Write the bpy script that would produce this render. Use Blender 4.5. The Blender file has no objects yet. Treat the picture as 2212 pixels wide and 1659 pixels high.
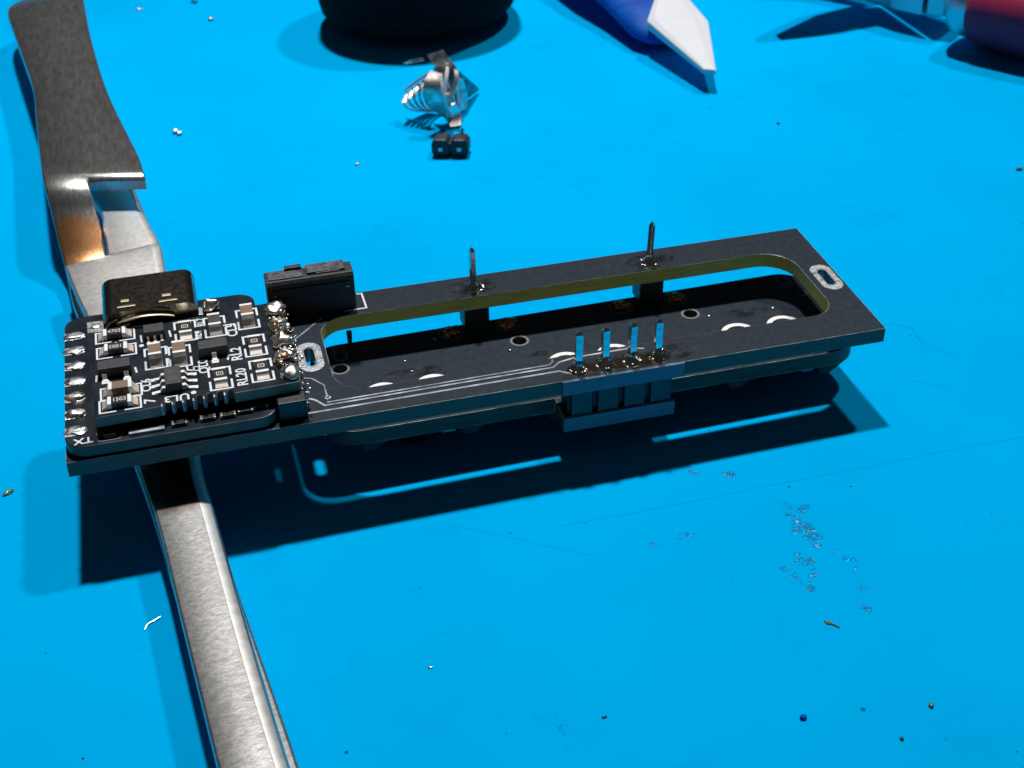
import bpy, bmesh, math, random
from mathutils import Vector, Matrix, noise
from mathutils.geometry import tessellate_polygon

# ------------------------------------------------------------------ frame, camera, light
U = 0.001                       # everything below is written in millimetres
random.seed(7)
scn = bpy.context.scene
COL = scn.collection
# board frame -> world (mat) frame
MW = Matrix(((0.9999021, 0.0004754, 0.0139825), (0.0, 0.9994225, -0.0339804), (-0.0139905, 0.0339770, 0.9993247)))
BO = Vector((0.138217, -0.335896, 9.878325))
# camera, solved against the header pitch, pads and board corners (in the board frame)
RC = Matrix(((0.96686624, -0.25490257, -0.01394141), (-0.1582806, -0.55573323, -0.81615429), (0.20029212, 0.79131868, -0.57766583)))
CB = Vector((13.70496, -98.164958, 72.298449))
cam_d = bpy.data.cameras.new('camera')
cam = bpy.data.objects.new('camera', cam_d)
COL.objects.link(cam)
RW = (MW @ RC.transposed())
axes = Matrix((RW.col[0], -RW.col[1], -RW.col[2])).transposed()
cam.matrix_world = Matrix.Translation((MW @ CB + BO) * U) @ axes.to_4x4()
cam_d.sensor_width = 36
cam_d.lens = 3018.0 / 2212 * 36
cam_d.clip_start = 0.005
cam_d.clip_end = 20
cam_d.dof.use_dof = True
cam_d.dof.focus_distance = 0.117
cam_d.dof.aperture_fstop = 105
scn.camera = cam

world = bpy.data.worlds.new('World')
scn.world = world
world.use_nodes = True
bgn = world.node_tree.nodes['Background']
bgn.inputs[0].default_value = (0.92, 0.95, 1.0, 1)
bgn.inputs[1].default_value = 0.028

def lamp(name, d, dist, size, power, col):
    ld = bpy.data.lights.new(name, 'AREA')
    ld.shape = 'DISK'
    ld.size = size * U
    ld.energy = power
    ld.color = col
    o = bpy.data.objects.new(name, ld)
    COL.objects.link(o)
    d = Vector(d).normalized()
    o.location = (Vector((36, 10, 5)) - d * dist) * U
    ld.spread = math.radians(34)          # reflector lamps, beams centred towards the far side of the mat
    o.rotation_euler = (Vector((45, 90, 0)) * U - o.location).to_track_quat('-Z', 'Y').to_euler()
    return o
lamp('desk_lamp_light', (-0.0665, -0.406, -1.0), 1600, 90, 0.80, (1.0, 0.985, 0.96))
lamp('side_lamp_light', (-0.4936, -0.4056, -1.0), 1600, 80, 0.325, (1.0, 0.97, 0.93))

scn.view_settings.view_transform = 'Standard'
scn.view_settings.look = 'None'
scn.view_settings.exposure = 0
scn.view_settings.gamma = 1
scn.render.engine = 'CYCLES'
scn.cycles.max_bounces = 6

# ------------------------------------------------------------------ materials
def new_mat(name, base, rough=0.5, metal=0.0, spec=0.5, coat=0.0):
    m = bpy.data.materials.new(name)
    m.use_nodes = True
    b = m.node_tree.nodes['Principled BSDF']
    b.inputs['Base Color'].default_value = (*base, 1)
    b.inputs['Roughness'].default_value = rough
    b.inputs['Metallic'].default_value = metal
    b.inputs['Specular IOR Level'].default_value = spec
    b.inputs['Coat Weight'].default_value = coat
    return m

def nd(m, typ, **kw):
    n = m.node_tree.nodes.new(typ)
    for k, v in kw.items():
        if hasattr(n, k): setattr(n, k, v)
        else: n.inputs[k.replace('_', ' ')].default_value = v
    return n

def lk(m, a, ao, b, bi): m.node_tree.links.new(a.outputs[ao], b.inputs[bi])

def coords(m, scale=(1, 1, 1), rot=(0, 0, 0)):
    t = nd(m, 'ShaderNodeTexCoord')
    mp = nd(m, 'ShaderNodeMapping')
    mp.inputs['Scale'].default_value = [s / U for s in scale]
    mp.inputs['Rotation'].default_value = rot
    lk(m, t, 'Object', mp, 'Vector')
    return mp

def noise_var(m, base, other, scale, stretch=(1, 1, 1), lo=0.35, hi=0.65, rough=None, bump=0.0, bump_mm=0.02, rot=(0, 0, 0), detail=6, bscale=None):
    """colour mixed by noise between base and other, roughness range, bump"""
    b = m.node_tree.nodes['Principled BSDF']
    mp = coords(m, stretch, rot)
    n = nd(m, 'ShaderNodeTexNoise', Scale=scale, Detail=detail, Roughness=0.6)
    lk(m, mp, 'Vector', n, 'Vector')
    r = nd(m, 'ShaderNodeMapRange')
    r.inputs['From Min'].default_value = lo
    r.inputs['From Max'].default_value = hi
    lk(m, n, 'Fac', r, 'Value')
    mx = nd(m, 'ShaderNodeMix', data_type='RGBA')
    mx.inputs[6].default_value = (*base, 1)
    mx.inputs[7].default_value = (*other, 1)
    lk(m, r, 'Result', mx, 0)
    m.node_tree.links.new(mx.outputs[2], b.inputs['Base Color'])
    if rough:
        r2 = nd(m, 'ShaderNodeMapRange')
        r2.inputs['From Min'].default_value = lo
        r2.inputs['From Max'].default_value = hi
        r2.inputs['To Min'].default_value = rough[0]
        r2.inputs['To Max'].default_value = rough[1]
        lk(m, n, 'Fac', r2, 'Value')
        lk(m, r2, 'Result', b, 'Roughness')
    if bump:
        bn = n
        if bscale:
            bn = nd(m, 'ShaderNodeTexNoise', Scale=bscale, Detail=detail, Roughness=0.6)
            lk(m, mp, 'Vector', bn, 'Vector')
        bp = nd(m, 'ShaderNodeBump')
        bp.inputs['Strength'].default_value = bump
        bp.inputs['Distance'].default_value = bump_mm * U
        lk(m, bn, 'Fac', bp, 'Height')
        lk(m, bp, 'Normal', b, 'Normal')
    return m

M = {}
M['mat'] = new_mat('blue_silicone', (0.0, 0.35, 0.80), 0.55, 0, 0.0)
M['mask'] = noise_var(new_mat('black_solder_mask', (0.02, 0.024, 0.03), 0.4, 0, 0.22), (0.010, 0.019, 0.031), (0.013, 0.023, 0.036), 1.6, rough=(0.36, 0.42), bump=0.25, bump_mm=0.008, bscale=5)
M['mask_dark'] = noise_var(new_mat('gloss_black_mask', (0.008, 0.009, 0.011), 0.3, 0, 0.5), (0.004, 0.009, 0.018), (0.006, 0.012, 0.022), 0.5, rough=(0.24, 0.34), bump=0.08, bump_mm=0.006, bscale=7)
M['edge_highlight'] = noise_var(new_mat('board_edge_highlight', (0.1, 0.12, 0.12), 0.4), (0.06, 0.08, 0.08), (0.62, 0.66, 0.62), 0.5, stretch=(1, 3, 3), lo=0.35, hi=0.7, rough=(0.25, 0.45))  # exposed edge line, its highlight put into the pale bevel colour
M['fr4'] = noise_var(new_mat('glass_fibre_edge', (0.2, 0.2, 0.1), 0.6, 0, 0.4), (0.50, 0.44, 0.09), (0.72, 0.62, 0.16), 1.2, stretch=(0.25, 0.25, 3), rough=(0.5, 0.7), bump=0.3, bump_mm=0.02)
M['fr4_pale'] = noise_var(new_mat('routed_edge', (0.4, 0.42, 0.35), 0.45, 0, 0.5), (0.07, 0.11, 0.17), (0.15, 0.19, 0.24), 3.0, stretch=(0.5, 0.5, 2), rough=(0.35, 0.6), bump=0.5, bump_mm=0.02)
M['fr4_dark'] = noise_var(new_mat('dark_edge', (0.06, 0.07, 0.07), 0.55), (0.06, 0.053, 0.042), (0.12, 0.105, 0.085), 1.2, stretch=(0.3, 0.3, 2), rough=(0.4, 0.7), bump=0.4, bump_mm=0.02)
M['shield_edge'] = noise_var(new_mat('sanded_board_edge', (0.2, 0.22, 0.22), 0.5), (0.13, 0.12, 0.10), (0.25, 0.22, 0.18), 0.5, rough=(0.4, 0.6), bump=0.3, bump_mm=0.02, bscale=3)
M['silk'] = noise_var(new_mat('silkscreen_ink', (0.8, 0.84, 0.88), 0.6), (0.82, 0.87, 0.92), (0.6, 0.66, 0.72), 6)
M['silk_dim'] = new_mat('worn_silkscreen', (0.15, 0.175, 0.20), 0.6)
M['trace'] = noise_var(new_mat('raised_trace', (0.2, 0.23, 0.27), 0.3, 0.2), (0.22, 0.26, 0.30), (0.55, 0.60, 0.66), 0.5, rough=(0.22, 0.4))  # lighter grey puts the glint of the traces into the colour
M['solder_gloss'] = noise_var(new_mat('fresh_solder', (0.8, 0.79, 0.76), 0.14, 1), (0.80, 0.77, 0.72), (0.40, 0.33, 0.26), 1.3, rough=(0.08, 0.22), bump=0.3, bump_mm=0.06, bscale=2)
M['solder'] = noise_var(new_mat('solder', (0.8, 0.79, 0.76), 0.22, 1), (0.92, 0.90, 0.86), (0.66, 0.58, 0.50), 1.2, rough=(0.2, 0.45), bump=0.4, bump_mm=0.05, bscale=2.5)
M['tin'] = noise_var(new_mat('tinned_pad', (0.8, 0.8, 0.8), 0.4, 1), (0.62, 0.64, 0.66), (0.30, 0.32, 0.34), 1.6, rough=(0.25, 0.5), bump=0.7, bump_mm=0.05, bscale=4)
M['wedge'] = noise_var(new_mat('part_solder', (0.8, 0.8, 0.78), 0.45, 0.5), (0.92, 0.90, 0.86), (0.62, 0.50, 0.42), 0.9, rough=(0.35, 0.55), bump=0.3, bump_mm=0.04, bscale=1.6)
M['white_tin'] = noise_var(new_mat('matte_tin_ring', (0.85, 0.85, 0.83), 0.5, 0.15), (0.90, 0.90, 0.89), (0.72, 0.72, 0.70), 2.5, rough=(0.45, 0.65), bump=0.3, bump_mm=0.03)
M['pin'] = noise_var(new_mat('plated_pin', (0.5, 0.5, 0.5), 0.1, 1), (0.82, 0.82, 0.82), (0.46, 0.46, 0.47), 1.1, rough=(0.08, 0.24), bump=0.4, bump_mm=0.03, bscale=1.6)
M['shell'] = noise_var(new_mat('nickel_shell', (0.25, 0.23, 0.2), 0.24, 1), (0.34, 0.29, 0.24), (0.13, 0.11, 0.09), 2.4, rough=(0.14, 0.28), bump=0.2, bump_mm=0.008, bscale=6)
M['shell_bright'] = new_mat('shell_cut_edge', (0.85, 0.8, 0.7), 0.25, 1)
M['gold_edge'] = new_mat('worn_gold_edge', (0.58, 0.48, 0.33), 0.42, 0.85)
M['joint'] = noise_var(new_mat('copper_tinted_joint', (0.6, 0.3, 0.12), 0.3, 0.8), (0.80, 0.26, 0.07), (0.40, 0.28, 0.20), 2.2, rough=(0.15, 0.4), bump=0.9, bump_mm=0.1, bscale=2.6)
M['flux_brown'] = new_mat('burnt_flux', (0.022, 0.013, 0.005), 0.14, 0, 0.6, 0.3)
M['flux_dark'] = noise_var(new_mat('flux_stain', (0.011, 0.012, 0.013), 0.16), (0.007, 0.011, 0.016), (0.012, 0.019, 0.028), 0.8, rough=(0.2, 0.36), bump=0.3, bump_mm=0.02, bscale=2)
M['plastic'] = noise_var(new_mat('black_plastic', (0.010, 0.011, 0.014), 0.42, 0, 0.5), (0.008, 0.009, 0.012), (0.018, 0.019, 0.023), 3, rough=(0.35, 0.55), bump=0.35, bump_mm=0.015, bscale=12)
M['plastic_face'] = noise_var(new_mat('grey_blue_plastic', (0.03, 0.035, 0.045), 0.4), (0.018, 0.024, 0.034), (0.032, 0.040, 0.052), 3, rough=(0.3, 0.5), bump=0.4, bump_mm=0.015, bscale=10)
M['plastic_top'] = noise_var(new_mat('worn_connector_plastic', (0.05, 0.055, 0.065), 0.5), (0.030, 0.034, 0.042), (0.09, 0.10, 0.12), 2.2, rough=(0.35, 0.6), bump=0.5, bump_mm=0.02, bscale=6)
M['chip'] = noise_var(new_mat('chip_epoxy', (0.022, 0.024, 0.028), 0.5), (0.020, 0.022, 0.027), (0.034, 0.036, 0.042), 4, rough=(0.4, 0.6), bump=0.4, bump_mm=0.015, bscale=10)
M['cap'] = noise_var(new_mat('tan_ceramic', (0.22, 0.14, 0.095), 0.45), (0.24, 0.155, 0.11), (0.17, 0.11, 0.08), 3, rough=(0.35, 0.55))
M['res_under'] = new_mat('resistor_ceramic', (0.05, 0.04, 0.042), 0.4)
M['res_top'] = new_mat('resistor_film', (0.012, 0.011, 0.011), 0.35)
M['ink'] = new_mat('marking_ink', (0.62, 0.62, 0.6), 0.5)
M['ink_dim'] = new_mat('laser_marking', (0.075, 0.08, 0.09), 0.5)
M['hole'] = new_mat('drilled_hole', (0.004, 0.005, 0.006), 0.5)
M['white_plastic'] = noise_var(new_mat('white_ceramic', (0.62, 0.64, 0.7), 0.5), (0.62, 0.64, 0.70), (0.66, 0.68, 0.73), 0.2)
M['blue_plastic'] = noise_var(new_mat('cobalt_plastic', (0.0, 0.07, 0.42), 0.5, 0, 0.12), (0.0, 0.060, 0.36), (0.0, 0.09, 0.46), 0.4, rough=(0.4, 0.55))
M['red_rubber'] = noise_var(new_mat('red_grip', (0.42, 0.015, 0.035), 0.5, 0, 0.2), (0.58, 0.03, 0.08), (0.48, 0.03, 0.09), 0.5, rough=(0.5, 0.65), bump=0.3, bump_mm=0.05)
M['pale_metal'] = new_mat('dull_tool_steel', (0.5, 0.55, 0.58), 0.38, 1)
M['foam'] = noise_var(new_mat('black_foam', (0.006, 0.006, 0.007), 0.9, 0, 0.2), (0.004, 0.004, 0.005), (0.02, 0.02, 0.022), 3, lo=0.45, hi=0.7, bump=1, bump_mm=0.4, bscale=2.5)
M['foil_dark'] = noise_var(new_mat('teal_reflection_tin', (0.3, 0.33, 0.33), 0.35, 0.55), (0.02, 0.06, 0.08), (0.26, 0.28, 0.28), 0.7, rough=(0.2, 0.45), bump=0.5, bump_mm=0.1, bscale=1.0)  # reflection of the mat put into the dark teal base
M['foil'] = noise_var(new_mat('bent_tin', (0.8, 0.78, 0.74), 0.3, 0.85), (0.88, 0.86, 0.82), (0.5, 0.44, 0.38), 0.8, rough=(0.22, 0.45), bump=0.6, bump_mm=0.1, bscale=1.2)

# brushed tweezer steel; one material for the whole tool, grain across the arm, warm reflections painted in by tint
def steel(name, stretch, tint=None, r_far=0.33, r_near=0.33, bmp=0.5):
    m = new_mat(name, (0.6, 0.59, 0.58), 0.34, 1)
    b = m.node_tree.nodes['Principled BSDF']
    mp = coords(m, stretch)
    n = nd(m, 'ShaderNodeTexNoise', Scale=3.2, Detail=7, Roughness=0.7, Distortion=0.3)
    lk(m, mp, 'Vector', n, 'Vector')
    mp2 = coords(m, (1, 1, 1))
    n2 = nd(m, 'ShaderNodeTexNoise', Scale=0.22, Detail=4)
    lk(m, mp2, 'Vector', n2, 'Vector')
    cr = nd(m, 'ShaderNodeMapRange')
    cr.inputs['From Min'].default_value = 0.3; cr.inputs['From Max'].default_value = 0.7
    lk(m, n, 'Fac', cr, 'Value')
    mx = nd(m, 'ShaderNodeMix', data_type='RGBA')
    mx.inputs[6].default_value = (0.50, 0.49, 0.48, 1)
    mx.inputs[7].default_value = (0.72, 0.71, 0.70, 1)
    lk(m, cr, 'Result', mx, 0)
    col = mx.outputs[2]
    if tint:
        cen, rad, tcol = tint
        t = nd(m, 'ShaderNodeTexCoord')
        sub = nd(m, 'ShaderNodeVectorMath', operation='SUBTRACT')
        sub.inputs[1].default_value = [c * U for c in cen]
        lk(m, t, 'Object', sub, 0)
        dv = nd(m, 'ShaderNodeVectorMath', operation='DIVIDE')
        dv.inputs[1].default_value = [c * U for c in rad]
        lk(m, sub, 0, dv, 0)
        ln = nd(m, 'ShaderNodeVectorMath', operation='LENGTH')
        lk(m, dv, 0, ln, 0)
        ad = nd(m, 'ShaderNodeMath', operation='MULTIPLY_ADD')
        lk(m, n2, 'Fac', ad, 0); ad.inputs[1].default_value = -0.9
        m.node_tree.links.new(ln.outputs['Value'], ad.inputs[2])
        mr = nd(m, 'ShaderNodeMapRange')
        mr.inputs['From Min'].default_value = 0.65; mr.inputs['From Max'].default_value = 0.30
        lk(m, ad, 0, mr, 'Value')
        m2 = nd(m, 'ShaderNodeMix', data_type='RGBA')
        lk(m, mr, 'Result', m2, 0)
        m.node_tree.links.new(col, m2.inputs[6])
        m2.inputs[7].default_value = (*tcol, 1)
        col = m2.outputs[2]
    m.node_tree.links.new(col, b.inputs['Base Color'])
    rr = nd(m, 'ShaderNodeMapRange')
    rr.inputs['To Min'].default_value = -0.05; rr.inputs['To Max'].default_value = 0.05
    lk(m, n, 'Fac', rr, 'Value')
    tc = nd(m, 'ShaderNodeTexCoord'); sp_ = nd(m, 'ShaderNodeSeparateXYZ'); lk(m, tc, 'Object', sp_, 0)
    ry = nd(m, 'ShaderNodeMapRange'); lk(m, sp_, 'Y', ry, 'Value')
    ry.inputs['From Min'].default_value = -30 * U; ry.inputs['From Max'].default_value = 32 * U
    ry.inputs['To Min'].default_value = r_near; ry.inputs['To Max'].default_value = r_far
    ra = nd(m, 'ShaderNodeMath', operation='ADD'); lk(m, rr, 'Result', ra, 0); lk(m, ry, 'Result', ra, 1); lk(m, ra, 0, b, 'Roughness')
    bp = nd(m, 'ShaderNodeBump')
    bp.inputs['Strength'].default_value = bmp; bp.inputs['Distance'].default_value = 0.035 * U
    lk(m, n, 'Fac', bp, 'Height'); lk(m, bp, 'Normal', b, 'Normal')
    return m
M['steel_arm'] = steel('brushed_steel_arm', (0.5, 0.8, 0.5), tint=((8.4, 1.5, 5.0), (6.0, 4.6, 3.0), (0.20, 0.10, 0.05)), r_far=0.46, r_near=0.31, bmp=0.38)  # tint: brown reflection painted on the stretch under the board
M['steel_ramp'] = steel('warm_reflection_steel', (0.9, 0.3, 0.4), tint=((0.0, 51.2, 4.8), (4.6, 4.4, 4.2), (0.85, 0.42, 0.19)), r_far=0.28, r_near=0.28, bmp=0.4)  # tint: orange reflection painted on the ramp
M['steel_edge'] = noise_var(new_mat('ground_steel_edge', (0.7, 0.7, 0.69), 0.45, 1), (0.92, 0.92, 0.90), (0.82, 0.82, 0.80), 0.8, rough=(0.42, 0.5))
M['steel_handle'] = steel('brushed_steel_handle', (0.5, 0.10, 0.3), tint=((0.6, 49.5, 6.2), (3.6, 4.6, 4.5), (0.60, 0.29, 0.12)), r_far=0.27, r_near=0.27, bmp=0.3)  # tint: the same orange reflection, painted towards the handle end

# ------------------------------------------------------------------ mesh helpers
class MB:
    def __init__(s): s.v = []; s.f = []; s.m = []
    def add(s, vs, fs, mi=0):
        o = len(s.v); s.v += [tuple(v) for v in vs]; s.f += [tuple(i + o for i in f) for f in fs]; s.m += [mi] * len(fs)
        return s
    def hexa(s, p, mi=0):   # 8 points: bottom 4 ccw, top 4 ccw
        return s.add(p, [(3, 2, 1, 0), (4, 5, 6, 7), (0, 1, 5, 4), (1, 2, 6, 5), (2, 3, 7, 6), (3, 0, 4, 7)], mi)
    def box(s, x0, x1, y0, y1, z0, z1, mi=0, T=None):
        p = [(x0, y0, z0), (x1, y0, z0), (x1, y1, z0), (x0, y1, z0), (x0, y0, z1), (x1, y0, z1), (x1, y1, z1), (x0, y1, z1)]
        if T: p = [T @ Vector(q) for q in p]
        return s.hexa(p, mi)
    def prism(s, loop, z0, z1, mi=0, mside=None, holes=(), T=None, mh=None):
        """flat plate with holes: caps tessellated, walls per loop"""
        def area(l): return sum(l[i][0] * l[(i + 1) % len(l)][1] - l[(i + 1) % len(l)][0] * l[i][1] for i in range(len(l)))
        loop = list(loop) if area(loop) > 0 else list(loop)[::-1]
        hs = [list(h)[::-1] if area(h) > 0 else list(h) for h in holes]
        loops = [loop] + hs
        flat = [p for l in loops for p in l]
        if hs:
            tri = tessellate_polygon([[Vector((p[0], p[1], 0)) for p in l] for l in loops])
            tri = [tuple(t) for t in tri]
            fixed = []
            for t in tri:
                a, b, c = (flat[i] for i in t)
                if (b[0] - a[0]) * (c[1] - a[1]) - (b[1] - a[1]) * (c[0] - a[0]) < 0: t = t[::-1]
                fixed.append(t)
            tri = fixed
        else: tri = [tuple(range(len(loop)))]
        n = len(flat)
        vs = [(p[0], p[1], z0) for p in flat] + [(p[0], p[1], z1) for p in flat]
        if T: vs = [T @ Vector(q) for q in vs]
        o = len(s.v); s.v += [tuple(v) for v in vs]
        for t in tri:
            s.f.append(tuple(i + o + n for i in t)); s.m.append(mi)
            s.f.append(tuple(i + o for i in t[::-1])); s.m.append(mi)
        k = 0; ms = mi if mside is None else mside
        for li, l in enumerate(loops):
            L = len(l)
            for i in range(L):
                a, b = k + i, k + (i + 1) % L
                s.f.append((a + o, b + o, b + n + o, a + n + o)); s.m.append(ms if li == 0 or mh is None else mh)
            k += L
        return s
    def tube(s, pts, r, sides=8, mi=0, cap=True, flat=1.0, up=Vector((0, 0, 1))):
        rings = []
        P = [Vector(p) for p in pts]
        R = r if isinstance(r, (list, tuple)) else [r] * len(P)
        for i, p in enumerate(P):
            t = (P[min(i + 1, len(P) - 1)] - P[max(i - 1, 0)]).normalized()
            u = t.cross(up)
            if u.length < 1e-4: u = t.cross(Vector((0, 1, 0)))
            u.normalize(); w = u.cross(t)
            rings.append([p + u * R[i] * math.cos(2 * math.pi * k / sides + math.pi / sides) + w * R[i] * flat * math.sin(2 * math.pi * k / sides + math.pi / sides) for k in range(sides)])
        vs = [v for r_ in rings for v in r_]
        fs = []
        for i in range(len(P) - 1):
            for k in range(sides):
                a = i * sides + k; b = i * sides + (k + 1) % sides
                fs.append((a, b, b + sides, a + sides))
        if cap:
            fs.append(tuple(range(sides))[::-1]); fs.append(tuple(range((len(P) - 1) * sides, len(P) * sides)))
        return s.add(vs, fs, mi)
    def blob(s, c, r, mi=0, amp=0.2, seed=0, lv=3, freq=1.2):
        bm = bmesh.new()
        bmesh.ops.create_icosphere(bm, subdivisions=lv, radius=1)
        off = Vector((seed * 3.17, seed * 1.7, seed * 0.9))
        vs = []
        for v in bm.verts:
            k = 1 + amp * noise.noise(v.co * freq + off) * 1.6
            vs.append((c[0] + v.co.x * r[0] * k, c[1] + v.co.y * r[1] * k, c[2] + v.co.z * r[2] * k))
        bm.verts.index_update()
        fs = [tuple(v.index for v in f.verts) for f in bm.faces]
        bm.free()
        return s.add(vs, fs, mi)
    def build(s, name, mats, parent=None, bevel=0, seg=2, smooth=None, matrix=None, angle=35, bmat=None):
        me = bpy.data.meshes.new(name)
        me.from_pydata([(x * U, y * U, z * U) for x, y, z in s.v], [], s.f)
        for m in (mats if isinstance(mats, (list, tuple)) else [mats]): me.materials.append(M[m])
        for p, mi in zip(me.polygons, s.m): p.material_index = mi
        me.validate()
        bm = bmesh.new(); bm.from_mesh(me); bmesh.ops.recalc_face_normals(bm, faces=bm.faces); bm.to_mesh(me); bm.free()
        if smooth:
            for p in me.polygons: p.use_smooth = True
            me.set_sharp_from_angle(angle=math.radians(smooth))
        o = bpy.data.objects.new(name, me)
        COL.objects.link(o)
        if parent: o.parent = parent
        if matrix is not None: o.matrix_local = matrix
        if bevel:
            md = o.modifiers.new('edge', 'BEVEL'); md.width = bevel * U; md.segments = seg
            md.limit_method = 'ANGLE'; md.angle_limit = math.radians(angle); md.use_clamp_overlap = True
            if bmat is not None: md.material = bmat
        return o

def tag(o, label=None, cat=None, group=None, kind=None):
    if label: o['label'] = label
    if cat: o['category'] = cat
    if group: o['group'] = group
    if kind: o['kind'] = kind
    return o

def empty(name, mat=None, loc=(0, 0, 0)):
    o = bpy.data.objects.new(name, None); COL.objects.link(o)
    o.empty_display_size = 0.005
    if mat is not None: o.matrix_world = mat
    else: o.location = Vector(loc) * U
    return o

def rr(x0, x1, y0, y1, r, n=6):
    """rounded rectangle loop; r number or four radii (bl, br, tr, tl)"""
    R = r if isinstance(r, (tuple, list)) else (r,) * 4
    out = []
    for (cx, cy, a0, q) in ((x0 + R[0], y0 + R[0], 180, R[0]), (x1 - R[1], y0 + R[1], 270, R[1]), (x1 - R[2], y1 - R[2], 0, R[2]), (x0 + R[3], y1 - R[3], 90, R[3])):
        if q <= 0: out.append((cx, cy)); continue
        for i in range(n + 1):
            a = math.radians(a0 + 90 * i / n); out.append((cx + q * math.cos(a), cy + q * math.sin(a)))
    return out
def circ(x, y, r, n=24, ry=None): return [(x + r * math.cos(2 * math.pi * i / n), y + (ry or r) * math.sin(2 * math.pi * i / n)) for i in range(n)]

def ribbon_loop(pts, w):
    P = [Vector(p) for p in pts]; L = []; Rr = []
    for i, p in enumerate(P):
        a = (P[i] - P[i - 1]).normalized() if i else (P[1] - P[0]).normalized()
        b = (P[i + 1] - P[i]).normalized() if i < len(P) - 1 else a
        t = (a + b).normalized(); n = Vector((-t.y, t.x)); k = w / 2 / max(0.5, n.dot(Vector((-a.y, a.x))))
        L.append(tuple(p + n * k)); Rr.append(tuple(p - n * k))
    return L, Rr
def ribbon(mb, pts, w, z0, z1, mi=0):
    L, Rr = ribbon_loop(pts, w)
    for i in range(len(pts) - 1):
        a, b, c, d = Rr[i], Rr[i + 1], L[i + 1], L[i]
        mb.hexa([(a[0], a[1], z0), (b[0], b[1], z0), (c[0], c[1], z0), (d[0], d[1], z0), (a[0], a[1], z1), (b[0], b[1], z1), (c[0], c[1], z1), (d[0], d[1], z1)], mi)

def text(name, body, size, loc, rot, mat, parent, sx=1.0, bold=0.02, depth=0.012):
    cu = bpy.data.curves.new(name, 'FONT')
    cu.body = body; cu.size = size * U; cu.align_x = 'CENTER'; cu.align_y = 'CENTER'; cu.resolution_u = 3
    cu.extrude = depth * U; cu.offset = bold * size * U
    t = bpy.data.objects.new(name, cu); COL.objects.link(t)
    dg = bpy.context.evaluated_depsgraph_get(); dg.update()
    me = bpy.data.meshes.new_from_object(t.evaluated_get(dg))
    bpy.data.objects.remove(t); bpy.data.curves.remove(cu)
    me.materials.clear(); me.materials.append(M[mat])
    o = bpy.data.objects.new(name, me); COL.objects.link(o); o.parent = parent
    o.matrix_local = Matrix.Translation(Vector(loc) * U) @ Matrix.Rotation(math.radians(rot), 4, 'Z') @ Matrix.Diagonal((sx, 1, 1, 1))
    return o

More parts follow.
